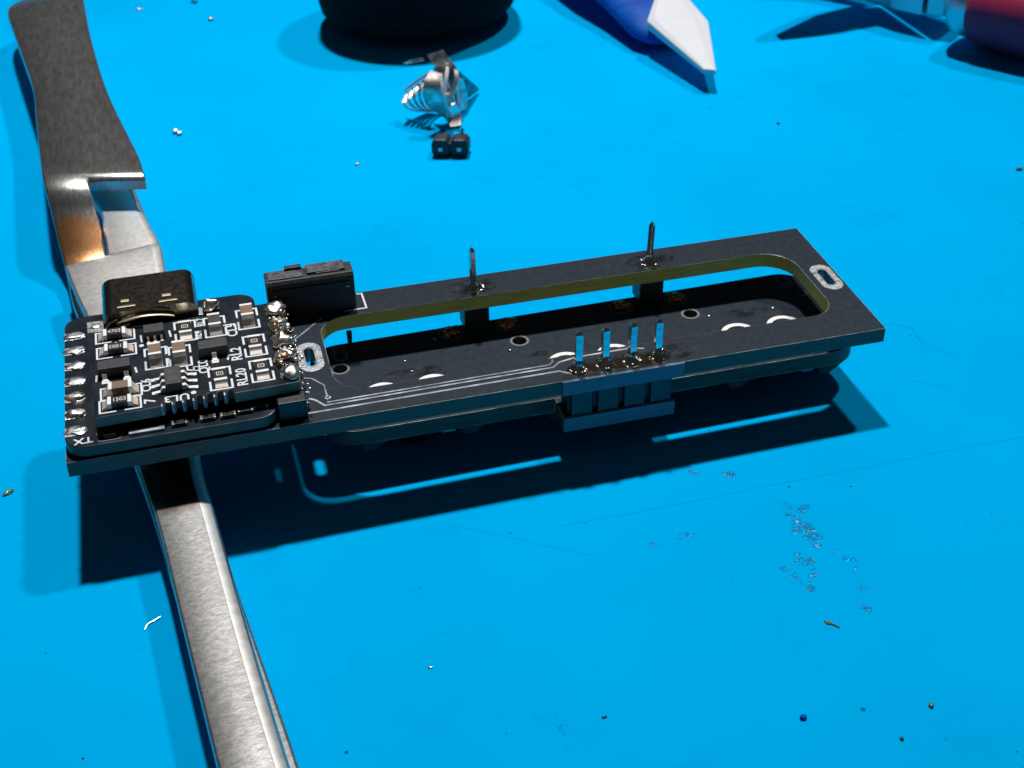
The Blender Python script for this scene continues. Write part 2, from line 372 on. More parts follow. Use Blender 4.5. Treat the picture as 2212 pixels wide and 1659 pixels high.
# ------------------------------------------------------------------ the mat
def build_mat():
    m = M['mat']; b = m.node_tree.nodes['Principled BSDF']
    mp = coords(m)
    n1 = nd(m, 'ShaderNodeTexNoise', Scale=0.035, Detail=5); lk(m, mp, 'Vector', n1, 'Vector')
    n2 = nd(m, 'ShaderNodeTexNoise', Scale=1.6, Detail=5, Roughness=0.65); lk(m, mp, 'Vector', n2, 'Vector')
    r1 = nd(m, 'ShaderNodeMapRange'); r1.inputs['From Min'].default_value = 0.35; r1.inputs['From Max'].default_value = 0.65
    lk(m, n1, 'Fac', r1, 'Value')
    mx = nd(m, 'ShaderNodeMix', data_type='RGBA')
    mx.inputs[6].default_value = (0.0, 0.360, 0.755, 1); mx.inputs[7].default_value = (0.0, 0.385, 0.800, 1)
    lk(m, r1, 'Result', mx, 0)
    hn = nd(m, 'ShaderNodeTexNoise', Scale=0.11, Detail=3, Distortion=1.5); lk(m, mp, 'Vector', hn, 'Vector')
    h1 = nd(m, 'ShaderNodeMath', operation='SUBTRACT'); lk(m, hn, 'Fac', h1, 0); h1.inputs[1].default_value = 0.5
    h2 = nd(m, 'ShaderNodeMath', operation='ABSOLUTE'); lk(m, h1, 0, h2, 0)
    h3 = nd(m, 'ShaderNodeMapRange'); h3.inputs['From Min'].default_value = 0.0022; h3.inputs['From Max'].default_value = 0.0; lk(m, h2, 0, h3, 'Value')
    hm = nd(m, 'ShaderNodeTexNoise', Scale=0.19, Detail=2); lk(m, mp, 'Vector', hm, 'Vector')
    h4 = nd(m, 'ShaderNodeMapRange'); h4.inputs['From Min'].default_value = 0.56; h4.inputs['From Max'].default_value = 0.66; h4.inputs['To Max'].default_value = 0.5; lk(m, hm, 'Fac', h4, 'Value')
    hair = nd(m, 'ShaderNodeMath', operation='MULTIPLY'); lk(m, h3, 'Result', hair, 0); lk(m, h4, 'Result', hair, 1)
    bl = nd(m, 'ShaderNodeTexNoise', Scale=0.09, Detail=6, Roughness=0.7); lk(m, mp, 'Vector', bl, 'Vector')
    b1 = nd(m, 'ShaderNodeMapRange'); b1.inputs['From Min'].default_value = 0.56; b1.inputs['From Max'].default_value = 0.72; b1.inputs['To Max'].default_value = 0.13; lk(m, bl, 'Fac', b1, 'Value')
    # small dark dirt specks
    vo = nd(m, 'ShaderNodeTexVoronoi', Scale=0.16); lk(m, mp, 'Vector', vo, 'Vector')
    sz = nd(m, 'ShaderNodeSeparateColor'); lk(m, vo, 'Color', sz, 'Color')
    th = nd(m, 'ShaderNodeMath', operation='MULTIPLY'); lk(m, sz, 'Red', th, 0); th.inputs[1].default_value = 0.035
    lt = nd(m, 'ShaderNodeMath', operation='LESS_THAN'); lk(m, vo, 'Distance', lt, 0); lk(m, th, 0, lt, 1)
    mx2 = nd(m, 'ShaderNodeMix', data_type='RGBA'); m.node_tree.links.new(mx.outputs[2], mx2.inputs[6]); mx2.inputs[7].default_value = (0.0, 0.12, 0.30, 1)
    lk(m, lt, 0, mx2, 0)
    col = mx2.outputs[2]
    # scratches: distance to segments
    t = nd(m, 'ShaderNodeTexCoord')
    wob = nd(m, 'ShaderNodeTexNoise', Scale=0.35, Detail=3); lk(m, mp, 'Vector', wob, 'Vector')
    wm = nd(m, 'ShaderNodeVectorMath', operation='SCALE'); lk(m, wob, 'Color', wm, 0); wm.inputs['Scale'].default_value = 0.5
    scl = nd(m, 'ShaderNodeVectorMath', operation='SCALE'); lk(m, t, 'Object', scl, 0); scl.inputs['Scale'].default_value = 1 / U
    pos = nd(m, 'ShaderNodeVectorMath', operation='ADD'); lk(m, scl, 0, pos, 0); lk(m, wm, 0, pos, 1)
    total = None
    segs = [((40.4, -9.0), (92, -9.2), 0.05, 0.55), ((28.2, -3.6), (42.6, -14.0), 0.045, 0.5), ((15, -22), (23, -20.5), 0.04, .3),
            ((66, 30), (80, 24), 0.05, .2), ((83.6, 13.0), (85.4, 11.3), 0.07, .7), ((85.2, 11.2), (84.9, 8.6), 0.07, .7), ((84.9, 8.6), (87.2, 5.1), 0.06, .6),
            ((79, 3.5), (83.5, 0.4), 0.06, .5), ((36, 76), (40, 75.5), .07, .4), ((92, 77), (97, 75), .08, .4), ((95, 71), (99, 69.5), .08, .4), ((27, 99), (32, 98), .08, .4), ((66, 88), (70, 84), .07, .25)]
    for (a, c, w, s) in segs:
        A = Vector((a[0] + .25, a[1] + .25, 0)); B = Vector((c[0] + .25, c[1] + .25, 0)); D = B - A
        pa = nd(m, 'ShaderNodeVectorMath', operation='SUBTRACT'); lk(m, pos, 0, pa, 0); pa.inputs[1].default_value = A
        fl = nd(m, 'ShaderNodeVectorMath', operation='MULTIPLY'); lk(m, pa, 0, fl, 0); fl.inputs[1].default_value = (1, 1, 0)
        dt = nd(m, 'ShaderNodeVectorMath', operation='DOT_PRODUCT'); lk(m, fl, 0, dt, 0); dt.inputs[1].default_value = D / D.length_squared
        cl = nd(m, 'ShaderNodeClamp'); m.node_tree.links.new(dt.outputs['Value'], cl.inputs['Value'])
        sc = nd(m, 'ShaderNodeVectorMath', operation='SCALE'); sc.inputs[0].default_value = D; lk(m, cl, 0, sc, 'Scale')
        df = nd(m, 'ShaderNodeVectorMath', operation='DISTANCE'); lk(m, fl, 0, df, 0); lk(m, sc, 0, df, 1)
        mr = nd(m, 'ShaderNodeMapRange'); mr.inputs['From Min'].default_value = w; mr.inputs['From Max'].default_value = w * 0.3
        mr.inputs['To Max'].default_value = s
        m.node_tree.links.new(df.outputs['Value'], mr.inputs['Value'])
        if total is None: total = mr
        else:
            mxm = nd(m, 'ShaderNodeMath', operation='MAXIMUM'); lk(m, total, 0, mxm, 0); lk(m, mr, 0, mxm, 1); total = mxm
    mx3 = nd(m, 'ShaderNodeMix', data_type='RGBA'); m.node_tree.links.new(col, mx3.inputs[6]); tm = nd(m, 'ShaderNodeMath', operation='MAXIMUM'); lk(m, total, 0, tm, 0); lk(m, hair, 0, tm, 1); tm2 = nd(m, 'ShaderNodeMath', operation='MAXIMUM'); lk(m, tm, 0, tm2, 0); lk(m, b1, 'Result', tm2, 1); total = tm2; mx3.inputs[7].default_value = (0.0, 0.15, 0.38, 1)
    lk(m, total, 0, mx3, 0)
    m.node_tree.links.new(mx3.outputs[2], b.inputs['Base Color'])
    rg = nd(m, 'ShaderNodeMapRange'); rg.inputs['To Min'].default_value = 0.5; rg.inputs['To Max'].default_value = 0.7
    lk(m, n2, 'Fac', rg, 'Value'); lk(m, rg, 'Result', b, 'Roughness')
    sb = nd(m, 'ShaderNodeMath', operation='SUBTRACT'); lk(m, n2, 'Fac', sb, 0); lk(m, total, 0, sb, 1)
    bp = nd(m, 'ShaderNodeBump'); bp.inputs['Strength'].default_value = 0.25; bp.inputs['Distance'].default_value = 0.03 * U
    lk(m, sb, 0, bp, 'Height'); lk(m, bp, 'Normal', b, 'Normal')
    mb = MB(); mb.box(-260, 340, -200, 420, -2.5, 0)
    o = mb.build('silicone_work_mat', 'mat', bevel=0.8); tag(o, kind='structure')
build_mat()

# ------------------------------------------------------------------ circuit board assembly
BM = Matrix.Translation(BO * U) @ MW.to_4x4()
root = empty('circuit_board_assembly', BM)
tag(root, 'black stacked circuit board with a long rounded slot, propped across the tweezers', 'circuit board')
L, W, T = 75.0, 20.25, 1.5

# main board
SLOT = rr(23.5, 71.9, 3.9, 16.25, (3.0, 2.4, 3.4, 2.6), 8)
def oval(cx, cy, w, h, n=8): return rr(cx - w / 2, cx + w / 2, cy - h / 2, cy + h / 2, w / 2 - 1e-4, n)
mainb = MB().prism([(0, 0), (L, 0), (L, W), (0, W)], -T, 0, 0, 1, [SLOT, oval(21.9, 10.05, 1.15, 3.3), oval(73.65, 10.15, 1.1, 3.3)], mh=2).build('main_board', ['mask', 'fr4_dark', 'fr4', 'edge_highlight'], root, bevel=0.1, bmat=3)
for cx, w in ((21.9, 2.3), (73.65, 2.15)):
    mb = MB(); mb.prism(oval(cx, 10.1, w, 4.85), 0.0, 0.05, 0, 0, [oval(cx, 10.1, 1.2, 3.4)])
    mb.prism(oval(cx, 10.1, 1.12, 3.28), -T, 0.04, 0, 0, [oval(cx, 10.1, 0.95, 3.05)])
    mb.build('slot_pad', 'tin', mainb, bevel=0.03)
# edge frame of lighter board material where the slot was routed
def trace(pts, w=0.2, mat='trace', par=None, z=0.0, name='copper_trace'):
    mb = MB(); ribbon(mb, pts, w, z, z + 0.035); return mb.build(name, mat, par or mainb)
trace([(22.35, 2.62), (42.8, 2.82), (43.25, 3.25), (43.3, 3.6)], 0.16)
trace([(20.9, 3.6), (21.37, 3.28), (22.1, 2.2), (43.05, 2.35), (43.8, 3.0), (45.5, 3.35), (50.8, 3.42), (52.0, 3.0)], 0.2)
trace([(20.4, 1.42), (43.4, 1.62), (44.4, 0.85)], 0.22)
trace([(20.9, 13.4), (23.95, 16.5)], 0.14)
trace([(20.9, 6.9), (21.6, 6.6), (22.5, 5.3), (22.5, 3.6)], 0.12)
MB().prism(circ(22.54, 3.3, 0.28, 14), 0, 0.045, 0, 0, [circ(22.54, 3.3, 0.13, 10)]).build('via_ring', 'tin', mainb)
mb = MB(); ribbon(mb, [(27.9, 19.9), (28.4, 19.9), (28.42, 17.15), (26.3, 17.12)], 0.17, 0, 0.03); mb.build('silkscreen_corner', 'silk', mainb)
mb = MB(); ribbon(mb, [(18.8, 19.95), (18.6, 19.95), (18.6, 17.3), (19.4, 17.2)], 0.17, 0, 0.03); mb.build('silkscreen_corner', 'silk', mainb)

def stain(cx, cy, rx, ry, seed, par=None, mat='flux_dark', z=0.012):
    n = 40; lp = []
    for i in range(n):
        a = 2 * math.pi * i / n
        k = 1 + 0.28 * noise.noise(Vector((math.cos(a) * 1.5 + seed, math.sin(a) * 1.5, seed)))
        lp.append((cx + rx * k * math.cos(a), cy + ry * k * math.sin(a)))
    return MB().prism(lp, 0.001, z).build('flux_stain', mat, par or mainb)
stain(39.3, 18.1, 2.3, 1.3, 1); stain(57.7, 18.1, 2.5, 1.35, 2); stain(46.6, 1.6, 2.0, 1.2, 3); stain(50.5, 1.55, 2.6, 1.1, 4); stain(54.6, 1.8, 2.0, 1.1, 5)
stain(49.6, 1.35, 4.6, 0.72, 6, mat='flux_brown', z=0.022)

# pins on the front header and the two tall single pins at the back
def pin_mesh(h, below=0.0, w=0.64):
    mb = MB(); a = w / 2; c = a * 0.55
    prof = [(-below, a), (h - 0.35, a), (h - 0.08, c * 1.15), (h, c * 0.9)]
    for (z0, a0), (z1, a1) in zip(prof, prof[1:]):
        mb.add([(-a0, -a0, z0), (a0, -a0, z0), (a0, a0, z0), (-a0, a0, z0), (-a1, -a1, z1), (a1, -a1, z1), (a1, a1, z1), (-a1, a1, z1)],
               [(0, 1, 5, 4), (1, 2, 6, 5), (2, 3, 7, 6), (3, 0, 4, 7)])
    a1 = prof[-1][1]; z = prof[-1][0]
    mb.add([(-a1, -a1, z), (a1, -a1, z), (a1, a1, z), (-a1, a1, z)], [(0, 1, 2, 3)])
    return mb
def fillet(c, r, h, seed, mat='solder_gloss', par=None, name='solder_fillet', amp=0.2):
    """solder cone drawn up around a pin"""
    mb = MB(); n = 18; rings = []
    prof = [(1.0, 0.0), (0.95, 0.10), (0.74, 0.28), (0.56, 0.52), (0.44, 0.8), (0.40, 1.0)]
    for q, z in prof:
        ring = []
        for i in range(n):
            a = 2 * math.pi * i / n
            k = 1 + amp * 2 * noise.noise(Vector((math.cos(a) * 1.8 + seed, math.sin(a) * 1.8, z * 2 + seed)))
            ring.append((c[0] + r * q * k * math.cos(a), c[1] + r * q * k * math.sin(a), c[2] + z * h * (1 + amp * noise.noise(Vector((a, seed, 0))))))
        rings.append(ring)
    vs = [p for rg in rings for p in rg]; fs = []
    for i in range(len(rings) - 1):
        for k in range(n):
            a = i * n + k; b = i * n + (k + 1) % n; fs.append((a, b, b + n, a + n))
    fs.append(tuple(range((len(rings) - 1) * n, len(rings) * n)))
    mb.add(vs, fs)
    return mb.build(name, mat, par, smooth=80)

pm = pin_mesh(4.1, 4.2)
for k in range(4):
    x = 45.2 + 2.54 * k
    o = pm.build('header_pin', 'pin', root, bevel=0.05, matrix=Matrix.Translation(Vector((x, 1.55, 0)) * U) @ Matrix.Rotation(math.radians([-6, 3, 8, -3][k]), 4, 'Z') @ Matrix.Rotation(math.radians([0.5, -0.3, 0.8, -0.6][k]), 4, 'Y'))
    fillet((x, 1.5, 0.01), 0.98 if k < 3 else 1.1, 0.95, 11 + k, par=o.parent if False else root, name='solder_fillet')
    mb = MB()
    for j in range(5):
        a = random.uniform(math.pi, 2 * math.pi); mb.blob((x + 0.85 * math.cos(a), 1.5 + 0.8 * math.sin(a), 0.1), (0.14, 0.14, 0.12), seed=j, lv=2)
    mb.build('solder_bead', 'solder', root, smooth=80)
for k, (x, lean) in enumerate(((39.3, -0.8), (57.7, 1.8))):
    pin_mesh(4.55, 4.2, 0.5).build('tall_pin', 'pin', root, bevel=0.05, matrix=Matrix.Translation(Vector((x, 17.87, 0)) * U) @ Matrix.Rotation(math.radians(lean), 4, 'Y') @ Matrix.Rotation(math.radians(20 + 15 * k), 4, 'Z'))
    fillet((x, 17.8, 0.01), 0.85, 1.15, 31 + k, par=root)
    mb = MB()
    for j in range(6):
        a = random.uniform(0, 2 * math.pi); mb.blob((x + 1.0 * math.cos(a), 17.75 + 0.75 * math.sin(a), 0.08), (0.17, 0.16, 0.1), seed=j, lv=2)
    mb.build('solder_bead', 'solder', root, smooth=80)
    mb = MB(); mb.box(x - 1.27, x + 1.27, 16.6, 19.14, -4.25, -1.51); mb.build('pin_spacer', 'plastic', root, bevel=0.15)
    mb = MB(); mb.tube([(x - .7, 16.55, -3.7), (x + .7, 16.5, -3.72)], 0.12, 6); mb.build('pin_stub', 'shell', root)
mb = MB(); mb.tube([(26.35, 15.9, -1.62), (26.35, 15.95, -2.9)], [0.36, 0.28], 4); mb.build('pin_stub', 'plastic', root)
# front header block: four cells with recessed gaps
mb = MB(); mb.box(43.95, 54.05, 0.75, 2.8, -4.25, -1.51)
for k in range(4):
    c = 45.2 + 2.54 * k; mb.box(c - 0.98, c + 0.98, 0.27, 0.752, -4.24, -1.52, 1)
for k in range(3):
    c = 46.47 + 2.54 * k; mb.box(c - 0.16, c - 0.10, 0.5, 0.753, -3.4, -1.8, 1)
mb.build('header_block', ['plastic', 'plastic_face'], root, bevel=0.08)
# routed break-out tabs standing proud on both board edges by the header
MB().prism(rr(43.2, 54.9, -0.22, -0.002, (0.1, 0.2, 0, 0)), -T, -0.02).build('edge_tab', 'fr4_pale', root, bevel=0.05)

# lower board
LZ1, LZ0 = -4.26, -5.84
def ringset(xs, y): return [circ(x, y, 0.72, 20) for x in xs]
PADX = [28.2, 33.1, 46.25, 51.2, 64.25, 69.15]
HOLX = [24.9, 42.85, 60.85]
lo = rr(22.2, 74.9, 3.35, 18.3, 3.0, 8)
i0 = next(i for i, p in enumerate(lo) if p[0] > 60 and p[1] < 3.36)  # insert the tab along the front edge
lo = [(x, y + (x - 48) * 0.013 if y > 10 else y) for x, y in lo]
lo = lo[:i0] + [(43.5, 3.35), (43.5, 0.25), (54.1, 0.25), (54.1, 3.35)] + lo[i0:]
def PYX(x): return 8.45 + (x - 28) * 0.013
lower = MB().prism(lo, LZ0, LZ1, 0, 1, [circ(x, PYX(x), 0.8, 20) for x in PADX] + [circ(x, 13.65, 0.72, 20) for x in HOLX] + [oval(72.6, 17.0, 0.8, 1.9), oval(25.3, 16.2, 0.8, 1.7)], mh=1).build('lower_board', ['mask', 'fr4_dark', 'edge_highlight'], root, bevel=0.07, bmat=2)
MB().prism(rr(43.4, 54.2, 0.02, 0.24, (0.1, 0.1, 0, 0)), LZ0 + .02, LZ1 - .02).build('edge_tab', 'fr4_pale', root, bevel=0.05)
for x in PADX:
    PY = PYX(x)
    MB().prism(circ(x, PY, 1.82, 32), LZ1, LZ1 + 0.06, 0, 0, [circ(x, PY, 1.3, 28)]).build('switch_pad', 'white_tin', lower, bevel=0.03)
    MB().prism(circ(x, PY, 1.28, 28), LZ1, LZ1 + 0.03, 0, 0, [circ(x, PY, 0.82, 20)]).build('pad_centre', 'mask_dark', lower)
for x in HOLX:
    MB().prism(circ(x, 13.65, 0.95, 24), LZ1, LZ1 + 0.04, 0, 0, [circ(x, 13.65, 0.74, 20)]).build('hole_ring', 'silk_dim', lower)
for x in (36.6, 42.5, 54.5, 60.4):
    MB().prism(circ(x, 16.95, 1.25, 26), LZ1, LZ1 + 0.03, 0, 0, [circ(x, 16.95, 1.1, 24)]).build('joint_ring', 'silk_dim', lower)
    mb = MB(); mb.blob((x, 16.95, LZ1 + 0.12), (0.78, 0.72, 0.42), seed=x, amp=0.5, freq=2.2); mb.build('solder_joint', 'joint', lower, smooth=80)
for x, y in ((72.6, 17.0), (25.3, 16.2)):
    MB().prism(oval(x, y, 1.5, 2.6), LZ1, LZ1 + 0.04, 0, 0, [oval(x, y, 1.1, 2.2)]).build('slot_ring', 'silk_dim', lower)
MB().prism(circ(73.4, 14.2, 0.5, 18), LZ1, LZ1 + 0.03, 0, 0, [circ(73.4, 14.2, 0.38, 16)]).build('hole_ring', 'silk_dim', lower)
for (x, y, rx, ry, s) in ((31.5, 11.2, 4.0, 0.9, 21), (66.4, 12.4, 2.8, 1.0, 22), (44.5, 10.9, 1.6, .6, 23)):
    stain(x, y, rx * .8, ry * .8, s, par=lower, z=0.012).matrix_local = Matrix.Translation(Vector((0, 0, LZ1)) * U)
mb = MB()
for (x, y) in ((31.2, 13.2), (31.5, 11.3), (34.8, 16.2), (41.5, 12.2), (69.3, 12.3), (62.5, 12.7)): mb.blob((x, y, LZ1 + .06), (.17, .13, .09), seed=x, lv=2)
tag(mb.build('solder_crumbs', 'solder', lower, smooth=80), kind='stuff')
# switch sockets hanging under the lower board
def mat_z(x, y): return -(9.885 - 0.014 * x + 0.034 * y)
for k in range(3):
    x0 = 25.2 + 18 * k
    mb = MB(); mb.prism([(x0, 6.2), (x0 + 2.6, 5.4), (x0 + 8.0, 6.6), (x0 + 10.6, 6.0), (x0 + 10.9, 11.2), (x0 + 6.5, 12.4), (x0, 11.8)], -7.6, LZ0 - 0.002)
    sock = mb.build('switch_socket', 'plastic', root, bevel=0.15)
    for fx, d in ((x0 - 0.2, 1), (x0 + 9.2, 1)):
        mb = MB()
        mb.hexa([(fx + 0.3, 3.75, -7.0), (fx + 1.5, 3.75, -7.0), (fx + 1.5, 5.2, -7.3), (fx + 0.3, 5.2, -7.3), (fx, 3.75, LZ0 - .003), (fx + 3.0, 3.75, LZ0 - .003), (fx + 3.0, 5.6, LZ0 - .003), (fx, 5.6, LZ0 - .003)])
        mb.build('socket_foot', 'plastic_face', sock, bevel=0.08)
    mb = MB(); mb.box(x0 + 7.6, x0 + 8.8, 3.7, 4.9, LZ0 - 0.5, LZ0 - 0.01); mb.build('socket_contact', 'tin', sock, bevel=0.05)
    cx, cy = x0 + 5.4, 9.0
    mb = MB(); mb.tube([(cx, cy, -7.5), (cx, cy, mat_z(cx, cy) + 0.01)], 1.7, 20); mb.build('switch_post', 'plastic', sock, smooth=40)

# box connector at the back edge
mb = MB(); X0, X1 = 19.15, 27.5
prof = [(17.35, 0.02), (17.35, 3.75), (17.65, 4.05), (19.6, 4.05), (19.85, 3.8), (19.85, 0.02)]
n = len(prof)
mb.add([(X0, y, z) for y, z in prof] + [(X1, y, z) for y, z in prof], [tuple(range(n))[::-1], tuple(range(n, 2 * n))] + [(i, (i + 1) % n, (i + 1) % n + n, i + n) for i in range(n)])
mb.box(X0 + 0.5, X1 - 0.55, 17.18, 17.34, 3.1, 3.27, 1)
mb.box(X0 + 0.3, X0 + 3.6, 17.9, 19.5, 4.05, 4.17, 2); mb.box(X0 + 4.0, X1 - 0.7, 18.1, 19.7, 4.05, 4.3, 2); mb.box(X0 + 2.0, X0 + 3.6, 19.2, 19.75, 4.17, 4.45, 0)
mb.box(X0 + 4.8, X1 - 1.2, 18.0, 18.09, 4.06, 4.2, 1)
con = mb.build('box_connector', ['plastic', 'plastic_face', 'plastic_top'], root, bevel=0.06)
for cx in (0.7, 7.65):
    MB().box(X0 + cx - 0.16, X0 + cx + 0.16, 17.20, 17.345, 2.65, 2.75).build('contact_tip', 'tin', con)
for i, cx in enumerate((1.4, 2.3, 4.9, 5.8, 6.6)):
    MB().box(X0 + cx - 0.22, X0 + cx + 0.22, 17.342, 17.349, 1.9, 2.4).build('contact_window', 'hole', con)
    MB().box(X0 + cx - 0.22, X0 + cx + 0.22, 17.342, 17.349, 1.0, 1.45).build('contact_window', 'hole', con)

# ------------------------------------------------------------------ microcontroller module under the shield
ZX = 1.2
mod = MB().prism(rr(0.15, 17.95, 0.22, 21.2, 1.7, 8), 0.12, ZX, 0, 1).build('microcontroller_module', ['mask_dark', 'fr4_dark'], root, bevel=0.08)
mb = MB(); mb.box(6.0, 10.6, 7.5, 16.5, -4.62, -T - .003); mb.build('underside_connector', 'plastic', root, bevel=0.1)
# solder gap filler strip under the module
MB().box(2.2, 16, 0.9, 19.8, 0.004, 0.118).build('module_underside_adhesive', 'plastic', root)
for k in range(7):
    y = 2.6 + 2.54 * k
    bright = k in (1, 2)
    lp = [(0.12, y - 0.62)] + [(1.35 + 0.62 * math.cos(a), y + 0.62 * math.sin(a)) for a in [math.radians(-90 + 18 * i) for i in range(11)]] + [(0.12, y + 0.62)]
    MB().prism(lp, ZX - 0.9, ZX + 0.04).build('castellated_pad', 'tin', mod, bevel=0.03)
    mb = MB(); n = 14
    mb.blob((1.05, y, ZX + 0.04), (0.92, 0.62, 0.36 if bright else 0.15), seed=k + 50, amp=0.16 if bright else 0.3, freq=1.6)
    mb.build('pad_solder', 'solder' if bright else 'tin', mod, smooth=80)
text('lettering', 'TX', 1.15, (1.65, 1.12, ZX + 0.012), 182, 'silk', mod, sx=1.05)
text('lettering', '=', 0.8, (2.9, 1.75, ZX + 0.012), 182, 'silk_dim', mod)
mb = MB(); ribbon(mb, [(3.0, 0.62), (2.85, 0.75), (2.9, 1.5), (3.2, 1.6)], 0.09, ZX, ZX + .02); ribbon(mb, [(3.0, 0.6), (4.5, 0.62), (4.85, 0.9), (4.85, 1.55), (4.4, 1.6)], 0.09, ZX, ZX + .02); mb.build('silkscreen_outline', 'silk_dim', mod)
mb = MB(); mb.box(3.3, 4.4, 0.85, 1.5, ZX, ZX + 0.4); mb.build('status_light', 'flux_brown', mod, bevel=0.08)
mb = MB(); mb.box(5.4, 8.4, 0.7, 1.25, ZX, ZX + 0.25); mb.build('bar_component', 'trace', mod, bevel=0.06)
mb = MB(); mb.box(5.0, 12.2, 2.6, 9.8, ZX, ZX + 0.85); mb.build('main_chip', 'chip', mod, bevel=0.06)
for j, (x, y) in enumerate(((9.2, .9), (11.6, 1.0), (13.3, .95), (14.8, 1.2), (16.1, 1.5))):
    mb = MB(); mb.box(x, x + .9, y, y + .5, ZX, ZX + .35, 0); mb.box(x - .22, x, y, y + .5, ZX, ZX + .37, 1); mb.box(x + .9, x + 1.12, y, y + .5, ZX, ZX + .37, 1)
    mb.build('chip_resistor', ['res_top', 'shell_bright'], mod, bevel=0.03)
mb = MB(); mb.box(17.98, 20.5, 0.75, 16.9, 0.02, 1.95); mb.build('socket_strip', 'plastic', root, bevel=0.12)
for k in range(6):
    y = 2.2 + 2.54 * k
    MB().tube([(20.3, y, 0.05), (20.75, y - .1, 0.3), (20.6, y, .9)], 0.16, 6).build('socket_contact', 'solder', root, smooth=60)

# USB connector
UX0, UX1, UY0, UY1 = 4.0, 12.65, 15.7, 21.9
UZ0, UZ1 = 1.2, 4.4
prof = rr(UX0, UX1, UZ0, UZ1, 1.05, 7)
n = len(prof)
mb = MB()
vs = []
for y, s in ((UY0, 0.0), (UY1, 0.0)):
    vs += [(x, y, z) for x, z in prof]
inner = rr(UX0 + 0.3, UX1 - 0.3, UZ0 + 0.3, UZ1 - 0.3, 0.8, 7)
vs += [(x, UY1, z) for x, z in inner] + [(x, UY0 + 0.6, z) for x, z in inner]
fs = [(i, (i + 1) % n, (i + 1) % n + n, i + n) for i in range(n)]
fs += [(i + n, (i + 1) % n + n, (i + 1) % n + 2 * n, i + 2 * n) for i in range(n)]
fs += [(i + 2 * n, (i + 1) % n + 2 * n, (i + 1) % n + 3 * n, i + 3 * n) for i in range(n)]
fs += [tuple(range(n)), tuple(range(3 * n, 4 * n))]
mb.add(vs, fs)
usb = mb.build('usb_connector', 'shell', mod, smooth=40)
mb = MB(); mb.box(5.3, 11.4, UY0 + 1, UY1 - 0.6, 2.5, 3.1); mb.build('connector_tongue', 'plastic', mod, bevel=0.1)
for x0, x1 in ((5.55, 7.0), (9.3, 10.8)):
    mb = MB(); mb.box(x0, x1, 16.5, 16.85, UZ1 - .02, UZ1 + 0.03, 1); mb.box(x0 + .25, x1 - .45, 17.3, 17.7, UZ1 - .02, UZ1 + 0.06, 0); mb.box(x0 - .1, x1 + .1, 16.3, 16.5, UZ1 - .02, UZ1 + 0.10, 0)
    mb.build('shell_catch', ['gold_edge', 'hole'], mod, bevel=0.04)
# turned-up rear lip of the shell
pts = [(5.2 + 5.2 * t, 15.4 - 0.25 * math.sin(math.pi * t), 3.85 - 0.55 * (1 - math.sin(math.pi * t)) + 0.2) for t in [i / 12 for i in range(13)]]
mb = MB(); mb.tube([(p[0], p[1], p[2] - .1) for p in pts], 0.16, 6, flat=0.6); mb.tube([pts[0], (5.5, 15.4, 3.0), (6.3, 15.5, 3.1)], 0.14, 6); mb.build('shell_lip', 'gold_edge', mod, smooth=50)
mb = MB(); mb.tube([(4.05, 15.6, 2.7), (4.6, 15.5, 3.5), (5.3, 15.5, 3.75)], 0.13, 6); mb.build('shell_lip', 'gold_edge', mod, smooth=50)

# ------------------------------------------------------------------ shield board on top
ZD = 3.0
outl = [(2.95, 1.5)]
nx0 = 8.55
def yf(x): return 1.5 + (x - 2.95) * 0.0377
outl.append((8.35, yf(8.35)))
for k in range(7):
    x = nx0 + 0.88 * k + 0.1
    outl += [(x, yf(x))] + [(x + 0.3 - 0.3 * math.cos(a), yf(x) + 0.75 * math.sin(a) ** 0.7) for a in [math.pi * i / 6 for i in range(1, 6)]] + [(x + 0.6, yf(x + 0.6))]
outl += [(15.2, yf(15.2)), (20.2, yf(20.2)), (20.35, 15.9), (15.05, 15.6), (14.95, 17.1), (12.75, 17.0), (12.7, 15.3), (4.15, 15.3), (4.1, 17.0), (2.45, 17.1), (2.6, 12.0)]
shd = MB().prism(outl, ZD - 1.0, ZD, 0, 1).build('shield_board', ['mask_dark', 'shield_edge'], root, bevel=0.06)
for k in range(7):
    x = nx0 + 0.88 * k - 0.1
    MB().box(x - 0.07, x + 0.07, yf(x) - 0.03, yf(x) + 0.35, ZD - 0.9, ZD + 0.03).build('edge_contact', 'tin', shd, bevel=0.02)

def bracket_h(x, y, w=3.4, h=1.75):
    mb = MB(); a, b = x - w / 2, x + w / 2; c, d = y - h / 2, y + h / 2; t = 0.17
    ribbon(mb, [(x - 0.35, c), (a, c), (a, d), (x - 0.75, d)], t, ZD, ZD + 0.02)
    ribbon(mb, [(x + 0.35, c), (b, c), (b, d), (x + 0.75, d)], t, ZD, ZD + 0.02)
    mb.build('silkscreen_outline', 'silk', shd)
def bracket_v(x, y, w=1.85, h=3.3):
    mb = MB(); a, b = x - w / 2, x + w / 2; c, d = y - h / 2, y + h / 2; t = 0.19
    ribbon(mb, [(a, y - 0.30), (a, c), (b, c), (b, y - 0.3)], t, ZD, ZD + 0.02)
    ribbon(mb, [(a, y + 0.40), (a, d), (b, d), (b, y + 0.4)], t, ZD, ZD + 0.02)
    mb.build('silkscreen_outline', 'silk', shd)

